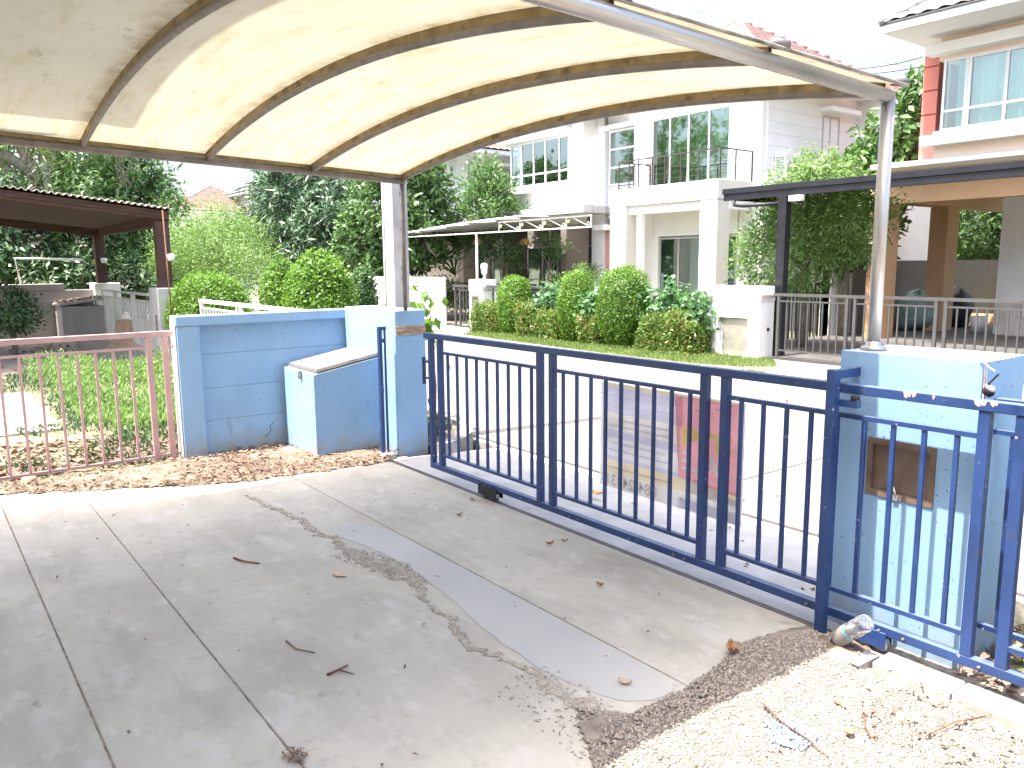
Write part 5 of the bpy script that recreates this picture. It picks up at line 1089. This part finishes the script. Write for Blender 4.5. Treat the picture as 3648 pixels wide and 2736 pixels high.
# bushes at left
def dome(pxc, ytop, ybot, halfw, Y, label, n, leaf, name='round_bush', p=2.3, L=.060, W=.030, sy=1.0):
    c = ony(pxc*K, (ytop+ybot)/2*K, Y); d = np.linalg.norm(c-EYE); zt = ony(pxc*K, ytop*K, Y)[2]; r = halfw*K/F*d*.93; h = zt*.5
    return ball(name, label, (c[0], c[1], h), (r, r*sy, h), n, leaf, L, W, p=p)
dome(690, 552, 720, 76, 5.0, 'big clipped yellow green round bush beside the utility pole', 26000, 'leaf_topiary')
dome(608, 566, 720, 46, 4.8, 'lobe of clipped bush joined to the left of the big round bush', 9000, 'leaf_topiary')
dome(452, 592, 720, 84, 4.6, 'clipped green bush over the cream gate end, left of the big one', 22000, 'leaf_topiary')
dome(786, 584, 720, 28, 6.2, 'square clipped dark green bush between the big round bush and utility pole', 6000, 'leaf_mid', p=4)
# feathery shrub
c = at(750, 800, 5.9)
tree('feathery_shrub', 'tall pale green feathery shrub left of the dark mango tree', c[0], c[1], 3.8, .05,
     [((c[0], c[1], 2.25), (1.2, 1.2, .9)), ((c[0]+.9, c[1]+.1, 2.0), (1.0, 1.0, .8)), ((c[0]-1.1, c[1]-.1, 1.95), (.9, .9, .75)), ((c[0]+2.1, c[1]+.2, 1.6), (.9, .7, .6)), ((c[0]+.1, c[1], 2.7), (.6, .7, .45)), ((c[0]-1.5, c[1]-.2, 1.9), (.8, .8, .8))], 380, 75, .19, .070, .026, 'leaf_light', 'bark', cat='shrub', limbs=12, shell=.25, droop=-.2)
# mango
c = at(1090, 790, 12.5)
tree('mango_tree', 'dark glossy mango tree with long leaves left of the utility pole', c[0], c[1], 6, .16,
     [((c[0], c[1], 3.6), (3.0, 2.3, 1.9)), ((c[0]-1.6, c[1]-.6, 3.0), (1.7, 1.5, 1.3)), ((c[0]+1.7, c[1]-.2, 2.8), (1.8, 1.5, 1.6)), ((c[0], c[1], 4.9), (2.0, 1.8, 1.2))], 620, 30, .16, .32, .065, 'leaf_mango', limbs=9, shell=.65, droop=.55)
c = at(1430, 800, 13.5)
tree('broadleaf_tree', 'dense dark broadleaf tree directly behind the utility pole', c[0], c[1], 5.5, .13,
     [((c[0], c[1], 3.7), (1.9, 1.7, 1.4)), ((c[0]-.9, c[1]-.5, 2.4), (1.3, 1.3, 1.2)), ((c[0]+1.1, c[1], 2.5), (1.1, 1.0, .9)), ((c[0]+.4, c[1], 4.6), (1.4, 1.3, .8))], 430, 30, .15, .22, .11, 'leaf_mid', limbs=8, shell=.6)
c = at(1745, 760, 15.2)
tree('garden_tree', 'bright green tree with upright shoots before the grey boarded house', c[0], c[1], 5, .07,
     [((c[0], c[1], 3.4), (1.2, 1.1, 1.0)), ((c[0]-.3, c[1], 4.3), (.75, .7, .8)), ((c[0]+.5, c[1], 4.1), (.6, .6, .7)), ((c[0]-.9, c[1]-.2, 2.7), (.9, .8, .6))], 230, 34, .14, .16, .06, 'leaf_mid', limbs=7, droop=-.5)
c = at(1790, 940, 14.0)
tree('garden_tree', 'dark leafed small tree under the awning, left taupe column', c[0], c[1], 2.6, .05, [((c[0], c[1], 2.2), (.7, .6, .4)), ((c[0]+.4, c[1], 2.0), (.4, .4, .3))], 34, 26, .11, .14, .06, 'leaf_dark', limbs=5)
c = at(1955, 860, 15.6)
tree('garden_tree', 'airy young tree with slender pale stems between the taupe columns', c[0], c[1], 3, .03, [((c[0], c[1], 2.35), (.7, .5, .35)), ((c[0]-.4, c[1], 2.2), (.4, .4, .3)), ((c[0]+.5, c[1], 2.1), (.4, .4, .3))], 36, 22, .12, .09, .04, 'leaf_vine', 'pale_bark', limbs=6)
# big trees far left
for i, (px, py, X, blobs, mat, lab, nc, per, L, W, bk) in enumerate((
    (180, 700, -27, [((-1.6, 0, 5.2), (2.2, 2.4, 1.7)), ((.5, 1.0, 5.4), (1.4, 1.5, 1.5)), ((-.5, -2.4, 4.9), (2.0, 1.8, 2.0)), ((.5, -.3, 7.6), (2.8, 2.6, 1.6))], 'leaf_light', 'tall tree with thick pale trunk behind the brown canopy', 330, 32, .30, .075, 'pale_bark'),
    (470, 760, -26, [((0, 0, 3.3), (1.8, 1.6, 1.7)), ((0, .2, 4.4), (1.0, .9, .8)), ((.6, -1.3, 3.6), (1.2, 1.3, 1.0)), ((0, 0, 1.6), (1.8, 1.9, 1.2))], 'leaf_mid', 'dark spreading tree behind the brown canopy, right of the pale trunk', 330, 36, .24, .07, 'bark'),
    (40, 800, -25.5, [((0, 0, 2.6), (1.6, 2.0, 1.7)), ((0, -2.6, 2.8), (1.5, 1.8, 1.4))], 'leaf_dark', 'dark leafy tree at the far left edge behind the pipe frame', 360, 34, .22, .08, 'bark'),
    (300, 1000, -24, [((0, 0, 1.3), (.8, 2.2, .9)), ((0, 2.2, 1.2), (.8, 1.4, .9))], 'leaf_dark', 'low shrubbery over the shaded grey wall', 170, 34, .16, .07, 'bark'))):
    q = onx(px, py, X); bl_ = [((X+b[0], q[1]+c_, z), r) for (b, c_, z), r in [((bb[0][0],), bb[0][1], bb[0][2]) + (bb[1],) if False else ((bb[0], bb[1]), 0, 0) for bb in []]] if False else [((X+bb[0][0], q[1]+bb[0][1], bb[0][2]), bb[1]) for bb in blobs]
    tree('garden_tree' if i < 3 else 'shrub', lab, X, q[1], 6, (.42 if i == 0 else .16), bl_, nc, per, .20, L, W, mat, bk, limbs=10, shell=.4, cat='tree' if i < 3 else 'shrub')
q = onx(30, 1060, -18); tree('shrub', 'dark overhanging shrub at the left edge before the grey wall', -18, q[1], 2, .05, [((-18, q[1]-.1, 1.0), (.8, .55, .55)), ((-18, q[1]-.8, 1.3), (.9, .7, .9)), ((-18, q[1]+.25, .75), (.5, .35, .22))], 120, 34, .10, .10, .045, 'leaf_dark', limbs=5, cat='shrub')
# vines hanging at top of the pale trunk
hv = thing('hanging_vines', 'tangle of dry hanging vines on the tall tree at left', 'vine', (-24.5, 4, 3))
mb = MB()
for i in range(12):
    px = random.choice((110, 160, 380, 430, 450))+random.uniform(-25, 25); a = onx(px, random.uniform(500, 540), -24.3); b = onx(px+random.uniform(-10, 40), random.uniform(640, 720), -24.3)
    mb.tube([tuple(a*(1-t)+b*t+np.array([0, .10*math.sin(t*7+i)+.05*math.sin(t*17+2*i), 0])) for t in np.linspace(0, 1, 12)], random.uniform(.008, .018), 4)
mb.build('strands', 'bark', hv)['kind'] = 'stuff'
# trees right
c = at(2870, 900, 14.6)
tree('garden_tree', 'light green rounded tree between the white and orange houses', c[0], c[1], 4, .11,
     [((c[0], c[1], 2.7), (1.1, 1.0, 1.0)), ((c[0]-.25, c[1]-.2, 1.9), (1.15, 1.0, .9)), ((c[0]+.2, c[1], 3.45), (.6, .6, .5)), ((c[0]+.9, c[1], 2.6), (.9, .8, .9))], 420, 46, .12, .085, .038, 'leaf_light', limbs=8, shell=.6)
c = at(3190, 720, 19)
tree('broadleaf_tree', 'dark large leafed tree behind the steel canopy pole', c[0], c[1], 6, .14,
     [((c[0]+.2, c[1], 4.5), (.9, 1.1, .9)), ((c[0]-.5, c[1]-.4, 3.8), (.8, .9, .7)), ((c[0]-.7, c[1], 2.7), (.7, .9, .8)), ((c[0]+.6, c[1], 5.4), (.6, .7, .6))], 220, 20, .17, .28, .11, 'leaf_mid', limbs=8, shell=.5)
c = at(3020, 880, 17.5)
tree('broadleaf_tree', 'shadowed leafy tree seen under the black carport', c[0], c[1], 3, .1, [((c[0], c[1], 2.4), (.75, .9, .8)), ((c[0]-.5, c[1], 2.0), (.5, .6, .5))], 120, 26, .16, .2, .08, 'leaf_dark', limbs=6)
c = at(3280, 950, 29)
tree('garden_tree', 'sunny green tree beyond the garage wall, left of the second column', c[0], c[1], 4, .1, [((c[0], c[1], 3.0), (1.8, 1.5, 1.9)), ((c[0]-1.4, c[1], 2.6), (.9, 1.2, 1.0))], 240, 26, .24, .22, .075, 'leaf_mid', limbs=7)
c = at(3520, 880, 28)
tree('garden_tree', 'sunny long leafed tree beyond the garage, right of the second column', c[0], c[1], 4, .1, [((c[0]-.3, c[1], 3.2), (2.0, 1.5, 2.2)), ((c[0]+1.2, c[1], 3.4), (1.4, 1.2, 1.8))], 300, 26, .24, .26, .08, 'leaf_mid', limbs=7)
# understorey across the road
def spiky(name, label, x, y, z, n, L, mat, group=None, cat='plant', pot=True, w_=.035):
    t = thing(name, label, cat, (x, y, z), group); th = rng.random(n)*2*math.pi; el = .5+.9*rng.random(n)
    for_ = np.stack([np.cos(th)*np.cos(el), np.sin(th)*np.cos(el), np.sin(el)], 1); k = 5; P = []; D = []; LL = []
    for j in range(k):
        f = (j+.5)/k; dirn = for_.copy(); dirn[:, 2] -= f*f*1.1; P.append(np.array([x, y, z+.1])+for_*L*f+np.array([0, 0, -1])*(f**2*L*.35)); D.append(dirn)
    P = np.concatenate(P); D = np.concatenate(D); N_ = np.tile(np.array([0, -.3, 1.]), (len(P), 1))+unit(len(P))*.3
    leaves_obj('fronds', P, D, N_, L/k*1.6, w_, mat, t)
    if pot: MB().lathe([(0, -.25), (.13, -.25), (.18, .05), (.16, .05), (0, .02)], 14, Matrix.Translation((x, y, z)), False).build('pot', 'terracotta', t)
q = at(1870, 985, 16.5); spiky('spiky_plant', 'long strap leaved plant on the low taupe wall left side', q[0], q[1], .98, 34, .75, 'leaf_light', pot=False)
q = at(1975, 990, 16.5); spiky('spiky_plant', 'potted grassy plant on the low taupe wall before the window', q[0], q[1], 1.0, 46, .55, 'leaf_light')
q = at(1470, 960, 13.2); spiky('palm', 'dark palm fronds just right of the utility pole', q[0], q[1], 1.3, 26, 1.5, 'leaf_dark', pot=False, w_=.09, cat='palm')
q = at(1620, 960, 14.2); spiky('palm', 'small palm with pale fronds by the grey house drive', q[0], q[1], 1.3, 30, 1.0, 'leaf_mid', pot=False, w_=.06, cat='palm')
q = at(2100, 1010, 16.2); spiky('palm', 'narrow palm beside the white house wall behind the middle bush', q[0], q[1], 1.1, 24, .9, 'leaf_vine', pot=False, w_=.07, cat='palm')
q = at(1575, 1070, 13.6); tree('shrub', 'dark rounded shrub standing in the grey house drive', q[0], q[1], 1.5, .05, [((q[0], q[1], .95), (1.0, .7, .40)), ((q[0]+.2, q[1], .6), (.8, .6, .4))], 130, 34, .10, .08, .04, 'leaf_dark', 'bark', limbs=12, cat='shrub')
q = at(2040, 1050, 12.9); tree('shrub', 'pale feathery shrub rising behind the slate fence left of the middle bush', q[0], q[1], 1.5, .03, [((q[0], q[1], 1.15), (.45, .4, .35)), ((q[0]+.3, q[1], 1.4), (.3, .3, .25))], 60, 30, .09, .10, .04, 'leaf_light', 'bark', limbs=6, cat='shrub')
# weeds in the left lot, grass on the verge
def scatter(poly, n, ok=None):
    Pq = np.array(poly); a, b = Pq.min(0), Pq.max(0); X = a[0]+(b[0]-a[0])*rng.random(n*2); Y = a[1]+(b[1]-a[1])*rng.random(n*2); m = inpoly(X, Y, poly)
    if ok is not None: m &= ok(X, Y)
    return X[m][:n], Y[m][:n]
def groundcover(name, poly, n, h, L, W, mat, z=0, ok=None, upr=.8):
    X, Y = scatter(poly, n, ok); n = len(X); hh = h*(.3+1.2*vnoise(X, Y, 1.1, 3)**1.6); Z = z+hh*rng.random(n); P = np.stack([X, Y, Z], 1); D = unit(n); D[:, 2] = np.abs(D[:, 2])+upr
    o = leaves_obj(name, P, D, unit(n)+np.array([0, 0, .8]), L*(.5+rng.random(n)), W*(.6+.8*rng.random(n)), mat); o['kind'] = 'stuff'; return o
lot = [(-16.4, -4), (-7.52, -4), (-7.52, 3.5), (-15.5, 3.5)]
wz = lambda X, Y: (vnoise(X, Y, .9, 12)*.6+vnoise(X, Y, 2.7, 13)*.4 > .50-.14*(Y > 1.2)+.10*(X < -11.5)) & ~((X > -13) & (X < -9.8) & (Y > .35) & (Y < 1.3)) & ~((X < -14.3) & (Y < 2.6))
groundcover('weeds', lot, 27000, .24, .055, .020, 'leaf_weed', .0, wz)
groundcover('tall_weeds', [(-13.8, 1.3), (-8.3, 1.5), (-8.0, 3.4), (-14.5, 3.5)], 12000, .45, .06, .022, 'leaf_light', .05, wz)
groundcover('verge_grass', vg, 26000, .07, .07, .010, 'leaf_grass', .0, None, 1.2)
groundcover('strip_weeds', [(-6.4, 3.9), (-6.5, 4.25), (-7.2, 4.6), (-14, 4.7), (-14, 3.95)], 4000, .16, .07, .03, 'leaf_weed', .05)
x_, y_ = (-1.30, 3.75)
vines('pink_shrub', 'leafy shrub with pinkish leaves outside the fence at the right edge', [((-.85, 4.15, .55), (.35, .3, .55)), ((-.45, 4.2, .5), (.35, .3, .5))], 90, 22, .07, 'leaf_hedge', .06, .035, 'shrub')
# saplings growing behind the left pillar
for i, (px, py, Y) in enumerate(((1460, 1080, 4.4), (1530, 1060, 4.5), (1395, 1080, 4.3))):
    q = at(px, py, Y); vines('sapling', ('young sapling with broad light leaves just right of the utility pole', 'second young sapling with light leaves behind the right edge of the left pillar', 'small sapling with light leaves in front of the utility pole foot')[i], [((q[0], q[1], q[2]-.1), (.10, .10, .30)), ((q[0]+.03, q[1], q[2]-.5), (.08, .08, .25))], 12, 3, .04, 'leaf_topiary', .14, .10, 'plant')
# ================================================================ DEBRIS
def litter(name, poly, n, L, W, mat, z=.02, tilt=.35, zf=None):
    X, Y = scatter(poly, n); n = len(X); P = np.stack([X, Y, np.full(n, z)+.02*rng.random(n)], 1); D = unit(n); D[:, 2] *= .25; Nn = unit(n)*tilt+np.array([0, 0, 1])
    o = leaves_obj(name, P, D, Nn, L*(.35+1.2*rng.random(n)), W*(.4+rng.random(n)), mat, fold=.35); o['kind'] = 'stuff'; return o
litter('leaf_litter', soil_poly, 1700, .060, .024, 'leaf_litter', .035)
litter('bark_chips', soil_poly, 7500, .022, .010, 'leaf_litter', .03)
litter('fence_litter', [(-9.2, -1), (-7.5, -1), (-7.5, 2.6), (-8.8, 2.6)], 1500, .12, .05, 'leaf_litter', .03)
litter('gravel_litter', [(-1.9, 1.9), (-1.95, 2.9), (-1.7, 3.2), (-.5, 3.1), (-.4, 1.6), (-1.3, 1.6)], 120, .035, .010, 'leaf_litter', .04)
litter('gravel_litter', [(-1.55, 2.7), (-1.4, 3.12), (-.6, 3.1), (-.9, 2.6)], 170, .035, .014, 'leaf_litter', .045)
litter('fence_line_litter', [(-1.36, 3.4), (-.3, 3.4), (-.3, 4.2), (-1.36, 4.2)], 700, .06, .03, 'leaf_litter', .0)
litter('carport_leaf_litter', [(-22, -2), (-15, -2), (-14, 2.6), (-21, 3.2)], 500, .12, .05, 'leaf_litter', .01)
def pebbles(name, poly, n, r, mat, z=.006, big=True):
    X, Y = scatter(poly, n); n = len(X); d = edge_dist(X, Y, poly); t_ = np.clip(d/.10, 0, 1); Z = z+(t_*(.012+.03*(vnoise(X, Y, 2.2, 23)*.5+vnoise(X, Y, 9, 24)*.3+vnoise(X, Y, 28, 25)*.2)) if big else 0*X)
    R = r*(.45+1.1*rng.random(n)**1.6); o = np.array([(1, 0, 0), (-1, 0, 0), (0, 1, 0), (0, -1, 0), (0, 0, 1), (0, 0, -1)], float)
    sc = .6+.8*rng.random((n, 1, 3)); sc[:, :, 2] *= .7; a = rng.random(n)*6.28; V = o[None]*sc*R[:, None, None]
    c_, s_ = np.cos(a)[:, None], np.sin(a)[:, None]; V = np.stack([V[:, :, 0]*c_-V[:, :, 1]*s_, V[:, :, 0]*s_+V[:, :, 1]*c_, V[:, :, 2]], 2)+np.stack([X, Y, Z], 1)[:, None]
    f = np.array([(0, 2, 4), (2, 1, 4), (1, 3, 4), (3, 0, 4), (2, 0, 5), (1, 2, 5), (3, 1, 5), (0, 3, 5)]); idx = (np.arange(n)[:, None, None]*6+f[None]).reshape(-1)
    me = bpy.data.meshes.new(name); me.vertices.add(6*n); me.vertices.foreach_set('co', V.ravel()); me.loops.add(24*n); me.polygons.add(8*n); me.loops.foreach_set('vertex_index', idx)
    me.polygons.foreach_set('loop_start', np.arange(0, 24*n, 3)); me.polygons.foreach_set('loop_total', np.full(8*n, 3)); me.update(calc_edges=True); me.shade_smooth()
    o = link(name, me, mat); o['kind'] = 'stuff'; return o
pebbles('gravel', gravel_poly, 46000, .0068, 'pebbles')
cpoly = [(x, y+w_*1.2+.008) for x, y, w_ in zip(cX, cY, cW)]+[(x, y-w_*1.2-.008) for x, y, w_ in zip(cX, cY, cW)][::-1]
pebbles('loose_grit', cpoly, 2200, .0050, 'grit_pebbles', .004, False)
pebbles('blue_grit', [(-1.62, 2.42), (-1.55, 2.52), (-1.43, 2.50), (-1.42, 2.36), (-1.52, 2.32)], 900, .0065, 'blue_grit', .042, False)
pebbles('loose_grit', [(-4.35, 1.9), (-3.75, 2.02), (-3.6, 2.16), (-3.9, 2.22), (-4.3, 2.12)], 500, .005, 'grit_pebbles', .003, False)
pebbles('loose_grit', [(-2.5, 1.75), (-1.9, 1.75), (-1.95, 2.1), (-2.5, 2.1)], 260, .0055, 'grit_pebbles', .003, False)
def twig(pts, r, label, group=None): return single('twig', MB().tube([tuple(p) for p in pts], [r*(1-.5*i/len(pts)) for i in range(len(pts))], 5), 'twig', label, 'twig', group)
def G_(px, py, z=.004): q = ong(px*K, py*K, z); return (q[0], q[1], z)
t = thing('twig', 'forked brown twig lying on the concrete at the centre of the driveway', 'twig', G_(735, 1450)); MB().tube([G_(706, 1458), G_(733, 1446, .012), G_(752, 1436)], [.006, .005, .003], 5).build('stem', 'twig', t); MB().tube([G_(733, 1447, .012), G_(765, 1456)], [.004, .002], 5).build('side_shoot', 'twig', t)
twig([G_(618, 1384), G_(640, 1402, .01), G_(680, 1410)], .004, 'thin curved twig up and left of the forked twig on the concrete')
twig([G_(2030, 1295*1.0), G_(2031, 1296), G_(2032, 1297)], .001, 'x') if False else None
twig([G_(505, 1205), G_(525, 1212, .012), G_(560, 1217)], .007, 'short grey brown stick on the concrete near the broken crack')
twig([G_(1590, 1440, .01), G_(1556, 1472, .02), G_(1545, 1490, .012), (lambda q: q)(G_(1560, 1520, .03))], .006, 'dark curved root at the edge of the gravel patch')
twig([G_(1648, 1520, .05), G_(1690, 1560, .055), G_(1750, 1600, .05), G_(1790, 1636, .05)], .004, 'long brown root running through the sunlit gravel')
twig([G_(1865, 1535, .05), G_(1868, 1565, .06), G_(1880, 1590, .06), G_(1895, 1602, .05)], .004, 'thin bent twig in the sunlit gravel below the blue grit')
twig([G_(2140, 1545, .05), G_(2060, 1560, .055), G_(2000, 1590, .05)], .004, 'pale straight twig in the gravel below the white edging')
twig([G_(470, 1760*1.0), G_(471, 1761), G_(472, 1762)], .001, '') if False else None
def leaf(px, py, s, mat, label, rot=0, z=.006, curl=.3, group=None):
    q = G_(px, py, z); n = 7; V = []; ang = rot
    for i in range(n):
        t_ = i/(n-1); wv = s*.30*math.sin(math.pi*min(1, t_*.95+.03))**.8; x = (t_-.5)*s; zz = z+curl*s*(abs(t_-.5)**2)*1.3
        for sg_ in (-1, 0, 1): V.append((q[0]+x*math.cos(ang)-sg_*wv*math.sin(ang), q[1]+x*math.sin(ang)+sg_*wv*math.cos(ang), zz+abs(sg_)*curl*s*.28))
    Fc = [(i*3+j, i*3+j+1, i*3+j+4, i*3+j+3) for i in range(n-1) for j in (0, 1)]
    return single('fallen_leaf', MB().add(V, Fc, True), mat, label, 'leaf', group)
leaf(733, 1240, .11, 'pale_leaf', 'flat pale pink leaf lying alone on the concrete below the broken crack', .2, curl=.05)
leaf(1181, 1067*1.0, .10, 'yellow_leaf', 'curled yellow leaf on the apron beyond the gate', 1.0) if False else None
leaf(1288, 1068, .10, 'yellow_leaf', 'curled yellow leaf on the apron just beyond the gate', .4, curl=.5)
leaf(1350, 1476, .06, 'pale_leaf', 'small orange brown leaf on the smooth grey patch', .5, curl=.6)
leaf(1188, 1176, .05, 'brown_leaf', 'crumpled dark brown leaf near the gate, left of the middle', 1.2, curl=.8)
leaf(2046-750, 1264, .045, 'brown_leaf', 'small dark leaf near the lower gate rail, middle of the driveway', .3, curl=.7)
leaf(1220, 1170, .04, 'brown_leaf', 'tiny curled leaf beside the gate track', .9, curl=.9)
leaf(1745, 1282, .07, 'brown_leaf', 'upright brown leaf on the apron behind the gate near the right pillar', .8, curl=.9, z=-.03)
leaf(1612, 1228, .06, 'brown_leaf', 'brown leaf on the apron behind the fourth gate stile', 2.0, curl=.8, z=-.03)
leaf(993, 1113, .05, 'brown_leaf', 'brown leaf on concrete left of the gate wheel', 1.5, curl=.6)
leaf(1020, 1080*1.0, .04, 'brown_leaf', 'dry scrap beside the gate track left of the wheel', .2, curl=.6)
leaf(1581, 1408, .09, 'brown_leaf', 'large curled brown leaf at the edge of the gravel', 2.4, curl=.8, z=.02)
leaf(1368, 1637, .05, 'brown_leaf', 'curled brown leaf near the sunlit edge of the concrete at the bottom', .6, curl=.8, z=.006)
leaf(1835, 1585, .045, 'brown_leaf', 'small curled leaf in the sunlit gravel', 1.4, curl=.6, z=.05)
leaf(1100, 993*1.0, .06, 'brown_leaf', 'brown leaf on the road seen through the left gate section', 1.4, curl=.5, z=-.08)
leaf(1055, 948, .05, 'yellow_leaf', 'golden leaf at the slab joint on the road through the left gate section', .4, curl=.5, z=-.06)
for i in range(46):
    pass
litter('leaf_crumbs', [(-6.2, .5), (-2.2, .5), (-2.2, 3.3), (-6.1, 3.3)], 60, .022, .012, 'leaf_litter', .004)
litter('leaf_crumbs', [(-6.0, 3.45), (-2.0, 3.45), (-2.0, 10), (-9.0, 10)], 110, .06, .03, 'leaf_litter', -.06)
litter('root_crumbs', [G_(608, 1640)[:2], G_(625, 1618)[:2], G_(668, 1625)[:2], G_(655, 1658)[:2]], 110, .022, .006, 'leaf_litter', .006)
# stumps
def stump(x, y, r, h, label, roots=5, base=.0):
    t = thing('tree_stump', label, 'stump', (x, y, base)); n = 26; V = []
    prof = [(2.3, -.02), (1.6, h*.18), (1.15, h*.55), (1.0, h)]
    for k_, (f, z) in enumerate(prof):
        for j in range(n):
            a = 2*math.pi*j/n; rr = r*(1+(f-1)*(.55+.45*math.cos(roots*a+1))); V.append((x+rr*math.cos(a), y+rr*math.sin(a), base+z))
    Fc = [(i*n+j, i*n+(j+1) % n, (i+1)*n+(j+1) % n, (i+1)*n+j) for i in range(3) for j in range(n)]
    MB().add(V, Fc, True).build('bark_sides', 'cut_wood', t); MB().lathe([(0, h+.002), (r*.97, h+.001), (r*.97, h-.01)], 26, Matrix.Translation((x, y, base)), False).build('cut_face', 'cut_wood', t)
q = ong(105, 1723, .02); stump(q[0], q[1], .055, .07, 'low sawn tree stump in the soil at the far left edge')
q = ong(385, 1728, .02); stump(q[0], q[1], .035, .045, 'little sawn stump near the edge of the concrete')
q = ong(525, 1672, .02); stump(q[0], q[1], .022, .05, 'thin cut stub in the soil below the pink fence posts')
q = ong(470, 1240, 0.0); stump(q[0], q[1], .28, .62, 'tall rotten stump among the weeds behind the pink fence'); q = ong(507, 1235, 0); stump(q[0]+.1, q[1]+.15, .22, .6, 'second rotten stump beside the taller one behind the pink fence')
lg = thing('cut_log', 'sawn brown timber offcut lying in weeds behind the pink fence at left', 'log', (-8.2, .55, .02)); MB().box(-8.45, -7.85, .42, .56, .0, .10, .01).build('timber', 'cut_wood', lg)
# bottle stuck neck down in the grit by the guide post
bt = thing('water_bottle', 'empty clear plastic water bottle stuck neck down in the dirt by the guide post', 'bottle', (-1.80, 3.20, 0))
pe = ony(2700+1540*.2532, 1980+930*.2532, 3.17); pn = ong(2700+1010*.2532, 1980+1230*.2532, .02); ax = Vector(pe-pn); ln = ax.length; ax.normalize()
Rm = ax.to_track_quat('Z', 'Y').to_matrix().to_4x4(); T = Matrix.Translation(tuple(pe)) @ Rm   # local +z = outwards through the base
rb_ = .0385; Lb = ln+.02
prof = [(0, -.012), (.016, -.008), (.030, .0), (rb_-.002, -.004), (rb_, -.012), (rb_, -.05), (rb_-.002, -.055), (rb_, -.06), (rb_, -.10), (rb_-.002, -.105), (rb_, -.11), (rb_, -Lb*.72), (rb_*.8, -Lb*.83), (.014, -Lb*.93), (.013, -Lb)]
MB().lathe(prof, 24, T, False).build('bottle_body', 'bottle_plastic', bt)
MB().lathe([(rb_+.0008, -.115), (rb_+.0008, -.124)], 24, T, False).build('blue_ring', 'bottle_label', bt); MB().lathe([(rb_+.0006, -.126), (rb_+.0006, -Lb*.70)], 24, T, False).build('label_sleeve', 'sign_cream', bt)
for k in range(5):
    a = k*2*math.pi/5; MB().tube([T @ Vector((.008*math.cos(a), .008*math.sin(a), -.006)), T @ Vector((.03*math.cos(a), .03*math.sin(a), .001))], .002, 4).build('base_rib', 'bottle_plastic', bt)
terrain('dirt_mound', [(-1.95, 3.12), (-1.78, 3.08), (-1.62, 3.14), (-1.6, 3.26), (-1.72, 3.32), (-1.95, 3.30)], 'soil', .01, .03, .03, .015, .08, None, 'structure', 51)
dc = bpy.data.objects
print('objects', len(bpy.data.objects), 'tris', sum(len(m.polygons) for m in bpy.data.meshes))
